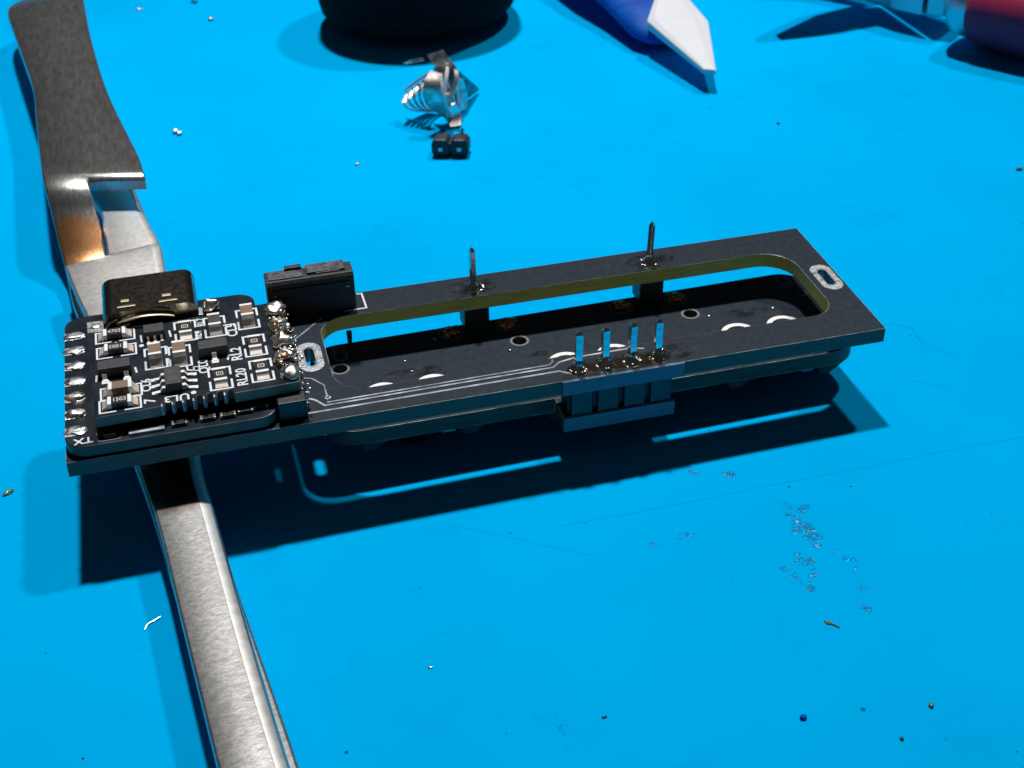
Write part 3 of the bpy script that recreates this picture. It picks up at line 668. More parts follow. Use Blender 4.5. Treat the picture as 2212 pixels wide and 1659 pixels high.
def chip_part(x, y, vert, kind, mark='', mrot=0, seed=0, tall=0.52):
    """0603 part: body, two end caps, solder wedges and pads"""
    ml = {'res': ['res_under', 'white_tin', 'wedge', 'res_top'], 'cap': ['cap', 'white_tin', 'wedge', 'cap'], 'diode': ['chip', 'white_tin', 'wedge', 'chip']}[kind]
    R_ = Matrix.Translation(Vector((x, y, ZD))) @ Matrix.Rotation(math.radians(90 if vert else 0) + math.radians(random.uniform(-1.5, 1.5)), 4, 'Z')
    hl, hw, hh = 0.98, 0.56, tall
    mb = MB()
    mb.box(-hl + 0.28, hl - 0.28, -hw + .015, hw - .015, 0.06, hh - 0.03, 0, R_)
    mb.box(-hl + 0.30, hl - 0.30, -hw + .03, hw - .03, hh - 0.03, hh - 0.005, 3, R_)
    for s in (-1, 1):
        a, b = (s * hl, s * (hl - 0.3)) if s < 0 else (s * (hl - 0.3), s * hl)
        mb.box(a, b, -hw, hw, 0.05, hh, 1, R_)
        o_ = s * hl; p_ = s * (hl + 0.52)
        mb.box(*((o_, o_ + 0.004) if s > 0 else (o_ - 0.004, o_)), -hw + .02, hw - .02, 0.05, hh - .02, 2, R_)
        # solder wedge, concave in two steps
        q = s * (hl + 0.20)
        for (xa, za, xb, zb) in ((o_ , min(hh * 0.8, .62), q, min(hh * 0.42, .34)), (q, min(hh * 0.42, .34), p_, 0.05)):
            pts = [(xa, -hw, 0.0), (xb, -hw - .03, 0.0), (xb, hw + .03, 0.0), (xa, hw, 0.0), (xa, -hw + .05, za), (xb, -hw + .02, zb), (xb, hw - .02, zb), (xa, hw - .05, za)]
            mb.hexa([R_ @ Vector(p) for p in pts], 2)
    o = mb.build({'res': 'chip_resistor', 'cap': 'ceramic_capacitor', 'diode': 'chip_inductor'}[kind], ml, shd, bevel=0.05)
    if mark:
        text('part_marking', mark, 0.74, (x, y, ZD + hh), mrot, 'ink', shd, sx=0.8, bold=0.01, depth=0.006)
    elif kind == 'res':
        t_ = Matrix.Translation((x, y, 0))
        mb = MB(); mb.prism(rr(-.3, .3, -.28, .28, .07, 2), ZD + hh, ZD + hh + .006, T=t_, holes=[rr(-.22, .22, -.2, .2, .03, 2)])
        mb.box(-.10, -.04, -.1, .1, ZD + hh, ZD + hh + .006, T=t_); mb.box(.04, .10, -.1, .1, ZD + hh, ZD + hh + .006, T=t_)
        mb.build('part_marking', 'ink', shd)
    return o
for (x, y, kind, mk, rot) in ((4.95, 13.95, 'res', '4703', 0), (5.0, 11.4, 'res', '1003', 180), (5.2, 4.85, 'cap', '', 0), (5.05, 2.98, 'res', '1503', 0)):
    chip_part(x, y, False, kind, mk, rot, tall=0.55 if kind == 'res' else 0.8); bracket_h(x, y - 0.05)
for (x, y, kind, mk) in ((8.35, 9.25, 'cap', ''), (10.45, 8.95, 'cap', ''), (11.2, 13.0, 'res', ''), (13.87, 13.0, 'diode', ''), (16.9, 13.5, 'cap', ''), (17.05, 8.85, 'res', ''), (17.2, 4.75, 'res', ''), (13.6, 4.5, 'res', '')):
    chip_part(x, y, True, kind, mk, 0, tall={'cap': 1.1, 'diode': 0.9, 'res': 0.55}[kind]); bracket_v(x, y)

def sot(name, cx, cy, bx, by, bz, leads, mark=''):
    mb = MB()
    # body with draft: widest at mid height
    def lay(k, z): return [(cx - bx * k, cy - by * k, z), (cx + bx * k, cy - by * k, z), (cx + bx * k, cy + by * k, z), (cx - bx * k, cy + by * k, z)]
    mb.hexa(lay(0.95, ZD + 0.1) + lay(1.0, ZD + bz * 0.5)); mb.hexa(lay(1.0, ZD + bz * 0.5) + lay(0.95, ZD + bz))
    ob = mb.build(name, 'chip', shd, bevel=0.03)
    for (x0, y0, x1, y1, w) in leads:    # from body edge outwards: gull wing
        d = Vector((x1 - x0, y1 - y0, 0)); l = d.length; d.normalize(); nrm = Vector((-d.y, d.x, 0)) * w / 2
        P = [Vector((x0, y0, ZD + bz * 0.55)), Vector((x0, y0, ZD + bz * 0.55)) + d * l * 0.3, Vector((x0, y0, ZD + 0.16)) + d * l * 0.52, Vector((x0, y0, ZD + 0.12)) + d * l]
        mb = MB(); t = Vector((0, 0, -0.11))
        for a, b in zip(P, P[1:]):
            mb.hexa([a - nrm + t, b - nrm + t, b + nrm + t, a + nrm + t, a - nrm, b - nrm, b + nrm, a + nrm])
        e = Vector((x0, y0, 0)) + d * l
        mb.prism([(e.x - w * .75, e.y - w * .6), (e.x + w * .75, e.y - w * .6), (e.x + w * .75, e.y + w * .6), (e.x - w * .75, e.y + w * .6)], ZD, ZD + 0.07)
        mb.build('chip_lead', 'white_tin', shd, bevel=0.03)
    if mark:
        for i, row in enumerate(mark.split('|')):
            text('part_marking', row, 0.62, (cx, cy + 0.45 - 0.95 * i, ZD + bz + .001), 0, 'ink_dim', shd, bold=.01, depth=.004)
sot('transistor', 4.8, 7.95, 1.45, 0.72, 1.0, [(3.9, 7.25, 3.93, 6.6, .42), (5.75, 7.25, 5.77, 6.62, .42), (4.8, 8.65, 4.8, 9.4, .42)])
sot('regulator_chip', 8.45, 13.0, 0.95, 0.68, 0.9, [(7.85, 12.35, 7.85, 12.0, .2), (8.45, 12.35, 8.45, 12.0, .2), (9.05, 12.35, 9.05, 12.0, .2)])
sot('switching_chip', 9.65, 4.75, 0.72, 1.4, 1.0, [(8.95, 5.75, 8.0, 5.75, .35), (8.95, 4.75, 8.0, 4.75, .35), (8.95, 3.75, 8.0, 3.75, .35), (10.35, 5.75, 11.4, 5.75, .35), (10.35, 4.75, 11.4, 4.75, .35), (10.35, 3.75, 11.4, 3.75, .35)], 'KF|QA')
sot('transistor', 13.4, 8.7, 1.32, 0.68, 1.05, [(13.4, 8.05, 13.4, 7.25, .42), (12.6, 9.35, 12.6, 9.8, .4), (14.2, 9.35, 14.2, 9.8, .4)])
# silkscreen ticks beside chips
mb = MB()
for pts in ([(3.2, 7.9), (3.15, 6.9)], [(6.5, 8.3), (6.62, 7.4)], [(7.2, 13.4), (7.25, 12.2)], [(9.75, 13.5), (9.85, 12.4)], [(9.4, 10.9), (9.4, 9.8)], [(9.42, 8.9), (9.42, 8.1)], [(7.9, 7.6), (8.6, 7.9)], [(10.9, 7.3), (10.95, 6.6), (11.4, 6.4)], [(15.3, 7.9), (14.6, 7.9), (14.5, 7.2)], [(14.6, 13.0), (15.6, 13.0), (15.6, 12.5)]):
    ribbon(mb, pts, 0.17, ZD, ZD + 0.02)
mb.build('silkscreen_outline', 'silk', shd)
mb = MB()
for (x, y, r) in ((7.2, 11.65, .22), (11.2, 3.0, .24), (5.0, 12.72, .14)): mb.prism(circ(x, y, r, 14), ZD, ZD + 0.02)
mb.build('silkscreen_dot', 'silk', shd)
text('lettering', 'UL3', 1.3, (9.75, 2.62, ZD + .012), 180, 'silk', shd)
text('lettering', '7', 1.35, (7.55, 2.75, ZD + .012), 90, 'silk', shd)
text('lettering', 'RL2', 1.35, (15.35, 7.95, ZD + .012), 90, 'silk', shd)
text('lettering', 'RL20', 1.3, (15.45, 4.2, ZD + .012), 90, 'silk', shd)
text('lettering', 'CL5', 1.3, (15.35, 12.0, ZD + .012), 90, 'silk', shd)
text('lettering', 'QL0', 1.2, (12.35, 6.75, ZD + .012), 90, 'silk', shd)
text('lettering', 'CL6', 1.15, (7.35, 5.2, ZD + .012), 90, 'silk', shd)
text('lettering', 'RL7', 0.9, (12.65, 14.1, ZD + .012), 90, 'silk', shd)
text('lettering', 'RL4', 0.85, (12.3, 12.0, ZD + .012), 90, 'silk', shd)
text('lettering', 'CL', 0.85, (11.75, 6.7, ZD + .012), 90, 'silk', shd)
# corner pad with via
mb = MB(); mb.prism([(2.55, 15.1), (4.0, 15.0), (4.05, 16.85), (2.5, 16.95)], ZD, ZD + .03, 0, 0, [circ(3.25, 16.0, 0.3, 14)]); mb.build('corner_pad', 'tin', shd)
mb = MB(); mb.blob((3.25, 16.0, ZD + .04), (0.42, 0.42, 0.14), seed=3, amp=.15); mb.build('pad_solder', 'solder', shd, smooth=80)
mb = MB(); mb.blob((13.75, 15.85, ZD + .5), (0.75, 0.6, 0.75), seed=8, amp=.25); mb.build('solder_blob', 'solder', shd, smooth=80)
mb = MB(); mb.box(12.55, 13.0, 15.3, 16.6, ZD, ZD + .12); mb.build('corner_pad', 'tin', shd, bevel=.04)
# row of messy joints on the right edge, with burnt flux between
yrow = [14.0, 11.3, 8.55, 6.1, 3.45]
for k, y in enumerate(yrow):
    x = 19.5
    MB().prism(circ(x, y, 0.85, 24), ZD, ZD + 0.04).build('through_pad', 'tin', shd)
    mb = MB()
    if k == 4:
        mb.blob((x + .05, y, ZD + 0.2), (0.85, 0.95, 0.62), seed=60 + k, amp=0.16)
    else:
        mb.blob((x, y, ZD + 0.22), (0.86, 0.88, 0.72), seed=60 + k, amp=0.38, freq=1.4)
        for j in range(5):
            a = random.uniform(0, 6.28); q = random.uniform(.5, 1.0)
            mb.blob((x + q * math.cos(a), y + q * math.sin(a) * 1.1, ZD + random.uniform(.05, .4)), (random.uniform(.12, .3),) * 3, seed=j * 3 + k, lv=2, amp=.4)
    mb.build('solder_joint', 'solder', shd, smooth=80)
    if k < 4:
        mb = MB()
        for j in range(5):
            a = random.uniform(0, 6.28); mb.blob((x + random.uniform(-.8, .8), y - 1.25 + random.uniform(-.5, .5), ZD + random.uniform(0, .12)), (random.uniform(.3, .6), random.uniform(.3, .6), .18), seed=j * 7 + k, lv=2, amp=.5)
        mb.build('burnt_flux', 'flux_brown', shd, smooth=80)
        mb = MB(); mb.blob((x - .15, y - .42, ZD + .55), (.34, .28, .22), seed=k + 90, amp=.4); mb.build('joint_tip', 'joint', shd, smooth=80)
        mb = MB()
        for j in range(4):
            mb.blob((x + random.uniform(-.7, .95), y - 1.25 + random.uniform(-.6, .6), ZD + random.uniform(.1, .35)), (random.uniform(.08, .2),) * 3, seed=j * 5 + k, lv=2, amp=.4)
        mb.build('solder_spatter', 'solder', shd, smooth=80)
mb = MB()
for j in range(46):
    y = random.uniform(1.0, 15.5); mb.blob((20.3 + random.uniform(0, .65), y, random.uniform(0.1, 2.9)), (random.uniform(.06, .2), random.uniform(.06, .2), random.uniform(.06, .2)), seed=j, lv=1, amp=.4)
tag(mb.build('solder_crumbs', 'solder', shd, smooth=80), kind='stuff')

# ------------------------------------------------------------------ tweezers (world frame)
tw = empty('tweezers', loc=(6, 20, 0))
tag(tw, 'brushed steel cross-locking tweezers lying under the circuit board, handle at the top left', 'tweezers')
TWI = Matrix.Translation(Vector((-6, -20, 0)) * U)
def catmull(S, n):
    out = []
    for i in range(len(S) - 1):
        p0 = S[max(i - 1, 0)]; p1 = S[i]; p2 = S[i + 1]; p3 = S[min(i + 2, len(S) - 1)]
        for k in range(n):
            t = k / n
            out.append([0.5 * ((2 * b) + (-a + c) * t + (2 * a - 5 * b + 4 * c - d) * t * t + (-a + 3 * b - 3 * c + d) * t ** 3) for a, b, c, d in zip(p0, p1, p2, p3)])
    out.append(list(S[-1])); return out
def arm(name, S, th, mat, n=4, round_r=0.3, bev_r=0.0):
    """S: rows (xl, yl, xr, yr, h) of the top surface; solid strip th thick; bev_r: extra wide sloped facet on the right"""
    rows = catmull(S, n); mb = MB(); vs = []
    for xl, yl, xr, yr, h in rows:
        l = Vector((xl, yl, h)); r = Vector((xr, yr, h)); d = (r - l).normalized(); e = round_r
        sec = [l + Vector((0, 0, -th)), l + Vector((0, 0, -e)), l + d * e * .3 + Vector((0, 0, -e * .3)), l + d * e]
        if bev_r:
            sec += [r - d * (bev_r + .12), r - d * bev_r + Vector((0, 0, -.02)), r - d * .22 + Vector((0, 0, -bev_r * .27)), r + Vector((0, 0, -bev_r * .27 - .3))]
        else:
            sec += [r - d * e, r - d * e * .3 + Vector((0, 0, -e * .3)), r + Vector((0, 0, -e))]
        sec += [r + Vector((0, 0, -th))]
        vs.append(sec)
    m = len(vs[0]); flat = [p for s_ in vs for p in s_]; fs = []
    for i in range(len(vs) - 1):
        for k in range(m):
            a = i * m + k; b = i * m + (k + 1) % m; fs.append((a, b, b + m, a + m))
    fs.append(tuple(range(m))); fs.append(tuple(range((len(vs) - 1) * m, len(vs) * m)))
    mb.add(flat, fs)
    if bev_r:
        for i in range(len(vs) - 1): mb.m[i * m + 5] = 1
    o = mb.build(name, [mat, 'steel_edge'], tw, smooth=50, matrix=TWI)
    return o
# upper arm: broad handle ending in a square shoulder at the right
arm('upper_handle', [(-7.0, 142.5, -0.5, 144.0, 6.3), (-9.6, 139.0, 1.4, 141, 6.6), (-10.2, 133, 1.9, 133, 7.1), (-8.6, 120.0, 2.7, 117, 7.9), (-6.6, 105.4, 3.8, 101.4, 8.4), (-4.9, 92.0, 5.0, 88, 8.8), (-4.15, 79.3, 6.6, 75.5, 9.2), (-3.4, 66.8, 8.3, 63.5, 9.5), (-3.05, 61.6, 8.75, 58.3, 9.6), (-2.95, 60.3, 8.85, 57.0, 9.45), (-2.9, 59.7, 8.8, 56.4, 9.0)], 1.2, 'steel_handle')
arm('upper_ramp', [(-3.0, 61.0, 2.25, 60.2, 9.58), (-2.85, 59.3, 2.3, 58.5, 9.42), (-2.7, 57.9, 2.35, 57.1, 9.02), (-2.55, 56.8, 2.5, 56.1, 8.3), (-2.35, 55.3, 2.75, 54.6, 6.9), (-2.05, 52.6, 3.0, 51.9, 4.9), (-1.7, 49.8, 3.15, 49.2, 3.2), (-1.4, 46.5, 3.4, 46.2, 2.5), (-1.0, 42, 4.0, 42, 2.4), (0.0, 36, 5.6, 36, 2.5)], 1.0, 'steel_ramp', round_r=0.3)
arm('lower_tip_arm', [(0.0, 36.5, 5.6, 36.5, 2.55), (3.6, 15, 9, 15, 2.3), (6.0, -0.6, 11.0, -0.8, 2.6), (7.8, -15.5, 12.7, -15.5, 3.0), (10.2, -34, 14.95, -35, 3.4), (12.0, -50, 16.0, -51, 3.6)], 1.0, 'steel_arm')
# lower arm: crosses up at the right and becomes the arm under the board
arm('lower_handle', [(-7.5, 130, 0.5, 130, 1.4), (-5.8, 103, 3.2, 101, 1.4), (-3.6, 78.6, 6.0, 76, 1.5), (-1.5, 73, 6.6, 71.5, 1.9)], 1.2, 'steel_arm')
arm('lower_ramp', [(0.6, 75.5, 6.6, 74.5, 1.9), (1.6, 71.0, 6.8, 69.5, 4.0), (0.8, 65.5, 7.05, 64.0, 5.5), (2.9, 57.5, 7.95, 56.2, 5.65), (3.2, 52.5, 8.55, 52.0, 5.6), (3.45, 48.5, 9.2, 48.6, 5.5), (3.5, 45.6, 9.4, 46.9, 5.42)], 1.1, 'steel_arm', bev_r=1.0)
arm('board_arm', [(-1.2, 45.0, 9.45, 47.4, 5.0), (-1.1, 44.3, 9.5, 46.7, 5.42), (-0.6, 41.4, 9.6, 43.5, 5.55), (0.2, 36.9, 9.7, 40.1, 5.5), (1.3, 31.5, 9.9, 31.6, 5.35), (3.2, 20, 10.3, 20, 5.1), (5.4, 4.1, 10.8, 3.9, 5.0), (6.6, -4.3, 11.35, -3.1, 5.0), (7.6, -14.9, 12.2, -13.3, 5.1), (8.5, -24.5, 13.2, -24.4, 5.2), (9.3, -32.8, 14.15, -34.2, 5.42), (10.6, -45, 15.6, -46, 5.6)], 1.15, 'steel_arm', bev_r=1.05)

# ------------------------------------------------------------------ things behind
# round foam pad
mb = MB(); n = 72; prof = [(0, 1.0), (12.5, 1.0), (14.8, 1.5), (16.2, 3.0), (16.6, 5.0), (16.6, 16.0), (16.0, 17.4), (14.5, 18), (0, 18)]
vs = []; fs = []
for i, (r, z) in enumerate(prof):
    for k in range(n):
        a = 2 * math.pi * k / n; vs.append((r * math.cos(a), r * math.sin(a), z))
for i in range(len(prof) - 1):
    for k in range(n): fs.append((i * n + k, i * n + (k + 1) % n, (i + 1) * n + (k + 1) % n, (i + 1) * n + k))
mb.add(vs, fs)
rt = empty('round_foam_pad', loc=(55.6, 127.0, 0)); tag(rt, 'round black foam pad standing at the top edge behind the bent metal piece', 'foam pad')
mb.build('foam_body', 'foam', rt, smooth=40)
mb = MB(); mb.tube([(0, 0, 0.02), (0, 0, 1.1)], 11.5, 40); mb.build('foam_base', 'plastic', rt, smooth=40)

# spudger: blue handle with a white wedge blade
sp = empty('spudger', loc=(90, 95, 0)); tag(sp, 'blue handled pry tool with a white wedge blade pointing down at the mat', 'pry tool')
SI = Matrix.Translation(Vector((-90, -95, 0)) * U)
top = [(91.4, 108.0, 6.9), (85.9, 97.9, 5.3), (88.6, 81.0, 3.25), (90.2, 79.9, 3.25), (94.9, 95.2, 5.0), (94.6, 106.0, 6.6)]
mb = MB(); bot = [(x, y, z - (0.7 if i in (2, 3) else 1.3)) for i, (x, y, z) in enumerate(top)]
mid = [(91.6, 108.0, 7.3), (87.0, 97.6, 5.75), (88.75, 81.5, 3.5), (89.95, 80.6, 3.5), (92.6, 95.6, 5.7), (92.8, 107, 7.2)]
n = 6
mb.add(bot + top + mid, [tuple(range(n))[::-1], tuple(range(2 * n, 3 * n))] + [(i, (i + 1) % n, (i + 1) % n + n, i + n) for i in range(n)] + [(i + n, (i + 1) % n + n, (i + 1) % n + 2 * n, i + 2 * n) for i in range(n)])
mb.build('wedge_blade', 'white_plastic', sp, bevel=0.12, matrix=SI, angle=12)
mb = MB(); pts = [(88.4, 97.0, 2.2), (88.5, 98.0, 2.3), (88.6, 100.5, 2.6), (88.8, 105, 3.2), (88.4, 112, 4.2), (87.0, 122, 5.4), (85.4, 140, 7.0)]
mb.tube(pts, [1.6, 3.0, 4.3, 5.0, 5.4, 5.9, 6.2], 28, flat=0.42)
mb.build('handle', 'blue_plastic', sp, smooth=50, matrix=SI)

# pliers
pl = empty('pliers', loc=(130, 90, 0)); tag(pl, 'red handled pliers with grey steel jaws in the top right corner', 'pliers')
PI_ = Matrix.Translation(Vector((-130, -90, 0)) * U)
ax = Vector((0.57, -0.82, -0.05)).normalized()
c0 = Vector((134.7, 84.2, 7.0))
mb = MB(); mb.tube([c0 + ax * t for t in (0, .5, 1.2, 8, 25, 60)], [5.6, 6.5, 6.9, 7.2, 7.4, 7.2], 32, flat=0.9); mb.build('grip', 'red_rubber', pl, smooth=50, matrix=PI_)
mb = MB(); mb.tube([c0 + ax * t for t in (-3.6, -2.8, -1.0, 0.4)], [4.6, 5.8, 6.3, 6.4], 32, flat=0.9); mb.build('collar', 'pale_metal', pl, smooth=50, matrix=PI_)
def slab(P, z0, z1): return MB().prism(P, z0, z1)
slab([(124.0, 101.5), (126.2, 95.8), (129.1, 91.0), (129.4, 106.0), (126.0, 108.0)], 2.9, 8.0).build('pivot_plate', 'pale_metal', pl, bevel=0.35, seg=3, matrix=PI_)
slab([(129.7, 90.7), (131.7, 88.9), (137.4, 93.4), (134.0, 106.0), (129.9, 106.6)], 3.1, 8.2).build('pivot_block', 'pale_metal', pl, bevel=0.35, seg=3, matrix=PI_)
slab([(125.0, 99.8), (127.0, 110.0), (118, 107.5), (108.0, 101.2), (107.9, 99.2), (117.0, 98.6)], 7.0, 9.0).build('upper_jaw', 'pale_metal', pl, bevel=0.4, seg=3, matrix=PI_)
slab([(126.4, 108.2), (130.4, 108.4), (126, 116.5), (119, 120.2), (114.6, 119.6), (114.8, 118.4), (121.6, 114.6)], 5.2, 7.8).build('lower_jaw', 'pale_metal', pl, bevel=0.4, seg=3, matrix=PI_)

# two-pin header offcut
hd = empty('header_offcut', loc=(48.3, 70.3, 0)); hd.rotation_euler.z = math.radians(-20.5)
tag(hd, 'small black two pin header block in front of the bent metal piece', 'pin header')
mb = MB()
for cx in (-1.27, 1.27):
    mb2 = [(cx - 1.24, -0.65), (cx - 0.75, -1.24), (cx + 0.75, -1.24), (cx + 1.24, -0.65), (cx + 1.24, 0.65), (cx + 0.75, 1.24), (cx - 0.75, 1.24), (cx - 1.24, 0.65)]
    Rx = Matrix.Rotation(math.radians(90), 4, 'X')
    mb.prism([(a, b + 1.25) for a, b in mb2], -2.4, 0.0, T=Rx)
mb.box(-0.3, 0.3, 0.15, 2.25, 0.55, 1.95)
blk = mb.build('header_body', 'plastic', hd, bevel=0.12)
for cx in (-1.27, 1.27):
    mb = MB(); mb.tube([(cx, -0.25, 1.2), (cx, 2.9, 1.2)], 0.4, 4); mb.build('pin', 'white_tin', hd, bevel=0.04)
mb = MB(); mb.tube([(1.5, 2.2, 2.3), (1.55, 2.4, 3.2)], [0.3, 0.22], 4); mb.build('pin', 'pin', hd)

# bent connector remains: comb of curved contacts and crumpled sheet
wd = empty('bent_connector_shell', loc=(50.5, 82, 0)); tag(wd, 'crumpled shiny metal connector piece with a comb of curved contacts', 'metal scrap')
WI = Matrix.Translation(Vector((-50.5, -82, 0)) * U)
def strip3(a, b, th, mat, name, n=4, mirror=False):
    A = catmull([list(p) for p in a], n); B = catmull([list(p) for p in b], n); mb = MB()
    vs = []
    for p, q in zip(A, B):
        p = Vector(p); q = Vector(q); vs.append((p, q))
    nv = []
    for i, (p, q) in enumerate(vs):
        j = min(i + 1, len(vs) - 1); k = max(i - 1, 0)
        nn = (q - p).cross(vs[j][0] - vs[k][0]); nn.normalize(); nv.append(nn * th)
    flat = []
    for (p, q), nn in zip(vs, nv): flat += [p, q, q + nn, p + nn]
    fs = []
    for i in range(len(vs) - 1):
        for k in range(4): a_ = i * 4 + k; b_ = i * 4 + (k + 1) % 4; fs.append((a_, b_, b_ + 4, a_ + 4))
    fs += [(0, 1, 2, 3), tuple(range(len(vs) * 4 - 4, len(vs) * 4))]
    mb.add(flat, fs); return mb.build(name, mat, wd, smooth=50, matrix=WI)
OUT = [(48.6, 82.0, 8.0), (47.2, 80.3, 7.0), (47.4, 79.6, 5.0), (48.7, 80.0, 2.5), (50.8, 80.9, 0.6)]
INN = [(49.9, 80.3, 8.0), (49.3, 79.0, 7.0), (49.6, 79.0, 5.0), (50.6, 80.2, 2.5), (51.9, 81.7, 0.6)]
strip3(OUT, INN, 0.35, 'foil', 'curved_sheet')
strip3([(51.7, 80.9, 8.2), (51.5, 79.9, 7.2), (50.9, 79.4, 6.0), (50.3, 79.0, 5.0)], [(52.2, 80.6, 8.0), (52.0, 79.6, 7.2), (51.4, 79.1, 6.0), (50.8, 78.7, 5.0)], 0.3, 'foil', 'bent_contact')
strip3([(49.8, 78.9, 5.5), (50.5, 80.8, 3.0), (50.9, 82.2, 1.2), (50.6, 82.3, 0.4)], [(50.3, 78.6, 5.5), (51.0, 80.6, 3.0), (51.4, 82.0, 1.2), (51.1, 82.0, 0.4)], 0.3, 'foil', 'bent_contact')
strip3([(48.9, 85.5, 9.0), (49.2, 83.6, 8.4), (49.6, 82.2, 8.0), (50.3, 81.0, 5.0)], [(50.9, 84.0, 10.0), (51.6, 82.2, 9.0), (52.1, 81.0, 8.0), (51.6, 81.2, 5.0)], 0.3, 'foil_dark', 'crumpled_sheet', n=2)
strip3([(49.3, 83.6, 7.6), (50.2, 83.4, 5.2), (50.8, 82.6, 2.6)], [(52.0, 81.6, 7.6), (51.9, 81.6, 5.0), (52.0, 81.6, 2.4)], 0.25, 'foil_dark', 'crumpled_sheet', n=2)
strip3([(53.0, 84.5, 6.5), (52.4, 84.5, 4.0), (53.4, 86.2, 1.6), (54.2, 87.8, 0.4)], [(53.2, 84.9, 6.3), (55.4, 87.9, 3.4), (56.9, 90.4, 1.4), (57.4, 91.2, 0.5)], 0.25, 'foil_dark', 'crumpled_sheet', n=2)
strip3([(50.1, 79.6, 3.0), (50.0, 80.3, 1.6), (50.4, 79.4, 0.4)], [(51.6, 81.0, 3.2), (52.4, 81.2, 1.4), (51.9, 79.6, 0.35)], 0.25, 'foil', 'crumpled_sheet')
strip3([(52.0, 84.0, 5.5), (52.3, 84.4, 3.0), (52.6, 84.0, 0.6)], [(53.7, 84.9, 5.0), (54.4, 85.6, 2.6), (54.2, 85.2, 0.5)], 0.3, 'foil', 'crumpled_sheet')
strip3([(48.2, 85.8, 8.6), (46.9, 86.6, 8.2), (45.8, 87.9, 7.4)], [(48.4, 85.4, 8.3), (47.1, 86.2, 7.8), (45.9, 87.6, 7.2)], 0.2, 'foil', 'bent_contact')
PINS = [[(48.64, 83.0, 6.8), (47.6, 82.2, 5.4), (47.8, 82.6, 3.4), (48.9, 84.0, 1.5), (50.6, 85.2, 0.3)],
        [(47.96, 83.7, 6.0), (46.9, 82.6, 4.8), (47.2, 83.0, 3.0), (48.4, 84.5, 1.3), (50.1, 85.5, 0.3)],
        [(47.26, 84.5, 5.2), (46.2, 83.1, 4.2), (46.6, 83.4, 2.7), (47.8, 84.8, 1.2), (49.6, 85.8, 0.3)],
        [(46.55, 85.3, 4.4), (45.5, 83.5, 3.6), (46.0, 83.8, 2.4), (47.3, 85.1, 1.1), (49.2, 86.1, 0.3)],
        [(45.83, 86.1, 3.6), (44.8, 84.0, 3.0), (45.4, 84.2, 2.0), (46.8, 85.4, 1.0), (48.7, 86.4, 0.3)]]
for P in PINS:
    mb = MB(); Q = catmull([list(p) for p in P], 4); mb.tube(Q, 0.3, 6, flat=0.6); mb.build('curved_contact', 'foil', wd, smooth=50, matrix=WI)
for P in ([(49.6, 80.0, 7.8), (49.4, 78.8, 6.0), (50.0, 79.2, 3.6), (51.0, 80.8, 1.2)], [(51.2, 82.4, 8.6), (50.6, 81.0, 7.2), (49.9, 80.2, 5.2)], [(52.2, 83.2, 6.4), (52.9, 83.6, 4.2), (52.6, 83.4, 1.6), (52.0, 82.6, .4)], [(50.8, 81.6, 6.6), (51.3, 81.4, 4.4), (51.9, 81.5, 2.0)]):
    mb = MB(); mb.tube(catmull([list(p) for p in P], 4), 0.3, 6, flat=0.6); mb.build('bent_contact', 'white_tin', wd, smooth=50, matrix=WI)
strip3([(48.9, 82.4, 7.4), (47.4, 84.0, 5.9), (45.6, 86.0, 3.9)], [(48.5, 83.4, 7.0), (47.2, 84.9, 5.6), (45.4, 86.9, 3.5)], 0.25, 'foil', 'contact_bar')

# ------------------------------------------------------------------ small litter on the mat
def crumb(name, label, cat, x, y, r, mat, seed, stretch=(1, 1, .7), group=None, rot=0):
    mb = MB(); mb.blob((0, 0, r * stretch[2] * 0.8), (r * stretch[0], r * stretch[1], r * stretch[2]), seed=seed, amp=.35, lv=2)
    o = mb.build(name, mat, smooth=80); o.location = (x * U, y * U, 0); o.rotation_euler.z = rot
    return tag(o, label, cat, group)
M['resin'] = new_mat('clear_flux_resin', (0.0, 0.33, 0.62), 0.2, 0, 0.4)
_b = M['resin'].node_tree.nodes['Principled BSDF']; _b.inputs['Alpha'].default_value = 0.3
M['resin_dark'] = new_mat('green_resin_flake', (0.12, 0.22, 0.10), 0.12); M['resin_dark'].node_tree.nodes['Principled BSDF'].inputs['Alpha'].default_value = 0.8
mb = MB(); mb.blob((0, 0, .3), (.42, .36, .33), seed=1, amp=.3); mb.blob((.5, -.75, .25), (.33, .42, .27), seed=2, amp=.3)
o = mb.build('solder_bead_pair', 'solder', smooth=80); o.location = (12.9 * U, 91.4 * U, 0); tag(o, 'pair of tiny silver solder beads stuck together beside the tweezer handle', 'solder bead')
crumb('solder_crumb', 'greenish metal crumb between the tweezer handle and the foam pad near the top edge', 'crumb', 21.6, 139.0, .45, 'foil', 5, (1.2, .8, .6))
crumb('solder_crumb', 'bright silver crumb cut by the top edge of the picture', 'crumb', 19.6, 149.6, .6, 'solder', 6)
crumb('solder_crumb', 'dull crumb just right of the top end of the tweezer handle', 'crumb', 9.9, 149.0, .4, 'foil', 7, (1.6, .5, .4))
crumb('solder_crumb', 'tiny dark metal crumb left of the two pin header block', 'crumb', 35.9, 72.1, .3, 'foil', 8, (1.3, .7, .5), rot=.6)
crumb('plastic_crumb', 'black crumb on the mat below the white wedge blade', 'crumb', 94.0, 66.0, .22, 'plastic', 9)
crumb('resin_drop', 'round dark blue bead near the bottom edge, lower right', 'bead', 51.4, -35.6, .26, 'blue_plastic', 10)
crumb('resin_drop', 'small greenish ring shaped drop in the lower right corner', 'bead', 60.9, -37.2, .22, 'resin_dark', 11)
crumb('plastic_crumb', 'tiny black crumb at the bottom edge of the mat', 'crumb', 57.3, -39.5, .15, 'plastic', 12)
crumb('plastic_crumb', 'small black fleck in the lower middle of the mat', 'crumb', 37.3, -31.3, .15, 'plastic', 13, (1.5, .7, .4))
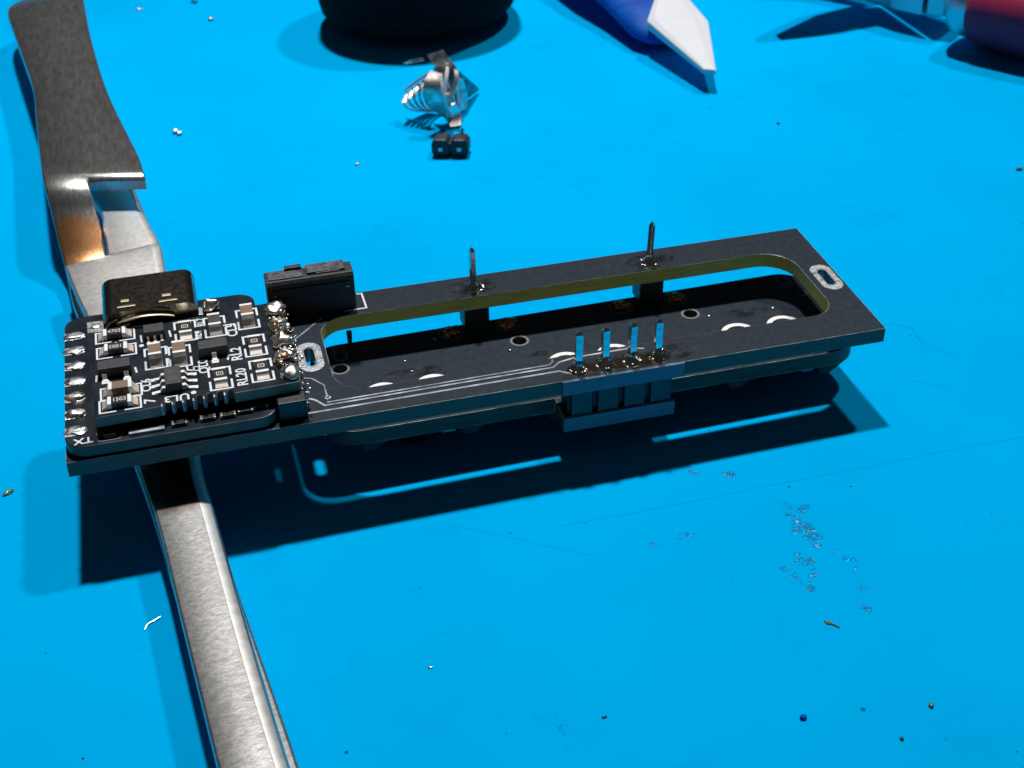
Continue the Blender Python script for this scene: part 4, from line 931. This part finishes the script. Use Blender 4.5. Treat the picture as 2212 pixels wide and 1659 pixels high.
crumb('solder_crumb', 'lone silver crumb in the lower middle of the mat, left of the fleck', 'crumb', 25.9, -22.5, .16, 'solder', 14, (1.5, .6, .4))
crumb('resin_flake', 'green resin flake at the left edge, lower than the circuit board', 'flake', -7.2, 10.9, .55, 'resin_dark', 15, (1.1, .5, .25), rot=.7)
crumb('metal_flake', 'amber and silver flake at the right edge of the mat', 'flake', 116.8, 42.2, .45, 'resin_dark', 16, (1, .6, .5))
# leaf-shaped flake with tail
mb = MB(); mb.prism([(-.45, .55), (-.05, .35), (.12, .0), (.45, -.55), (.36, -.6), (0, -.12), (-.4, .1)], 0.005, 0.14)
o = mb.build('resin_flake', 'resin_dark', bevel=.05); o.location = (57.7 * U, -27.1 * U, 0); tag(o, 'leaf shaped green resin flake with a thin tail in the lower right', 'flake')
# wire curl left of the arm
mb = MB(); mb.tube(catmull([[0, 0, .06], [.3, .55, .12], [.75, .8, .1], [1.35, 1.1, .15]], 4), 0.05, 5)
o = mb.build('solder_sliver', 'solder', smooth=60); o.location = (4.4 * U, -11.6 * U, 0); tag(o, 'thin bright sliver of solder left of the lower tweezer arm', 'sliver')
# smears of clear flux residue: clusters of low glossy droplets
def smear(label, paths, n, w, r0, r1, seed):
    random.seed(seed); mb = MB()
    for i in range(n):
        P = random.choice(paths); j = random.randrange(len(P) - 1); t = random.random()
        x = P[j][0] * (1 - t) + P[j + 1][0] * t + random.gauss(0, w); y = P[j][1] * (1 - t) + P[j + 1][1] * t + random.gauss(0, w)
        r = random.uniform(r0, r1)
        r = r0 * .6 + (r1 * 1.9 - r0 * .6) * random.random() ** 3; mb.blob((x, y, r * .05), (r * random.uniform(.6, 1.5), r * random.uniform(.5, 1.2), min(r * .3, .06)), seed=i, lv=2, amp=.6, freq=1.8)
    o = mb.build('flux_residue', 'resin', smooth=80); return tag(o, label, 'residue', kind='stuff')
smear('largest streak of glassy flux residue, two patches at the lower right', [[(60.6, -11.2), (61.6, -13.0), (61.2, -16.2), (60.6, -18.2)], [(60.2, -12.4), (60.4, -15.4), (60.2, -17.2)], [(58.2, -18.7), (59.4, -19.6), (58.9, -21.3), (58.0, -22.7), (56.9, -22.0), (57.6, -19.4)]], 190, .32, .05, .19, 1)
smear('fainter trail of flux drops just right of the largest streak', [[(61.7, -18.7), (62.5, -19.9), (62.6, -21.4)], [(61.5, -23.7), (62.4, -24.3)], [(61.0, -25.9), (61.2, -26.3)]], 46, .22, .05, .15, 2)
smear('short glinting flux smear below the middle of the board shadow', [[(46.8, -13.9), (49.4, -13.6)], [(49.6, -13.4), (51.2, -13.5), (50.4, -13.0)]], 34, .12, .05, .16, 3)
smear('flux spots touching the lower edge of the board shadow', [[(53.7, -4.9), (54.8, -5.2)], [(57.0, -6.1), (57.9, -6.7)]], 30, .14, .05, .18, 4)
smear('diagonal line of flux drops near the right edge', [[(76.4, -17.0), (76.9, -18.6), (76.9, -20.4)]], 16, .1, .05, .14, 5)
# dust
random.seed(3); mb = MB()
for i in range(150):
    x = random.uniform(-15, 130); y = random.uniform(-45, 140); r = random.uniform(.03, .09)
    mb.blob((x, y, r * .5), (r * random.uniform(.6, 2.2), r, r * .6), seed=i, lv=1, amp=.4)
tag(mb.build('dust_specks', 'chip'), 'fine dark dust scattered over the blue mat', 'dust', kind='stuff')
bpy.context.view_layer.update()
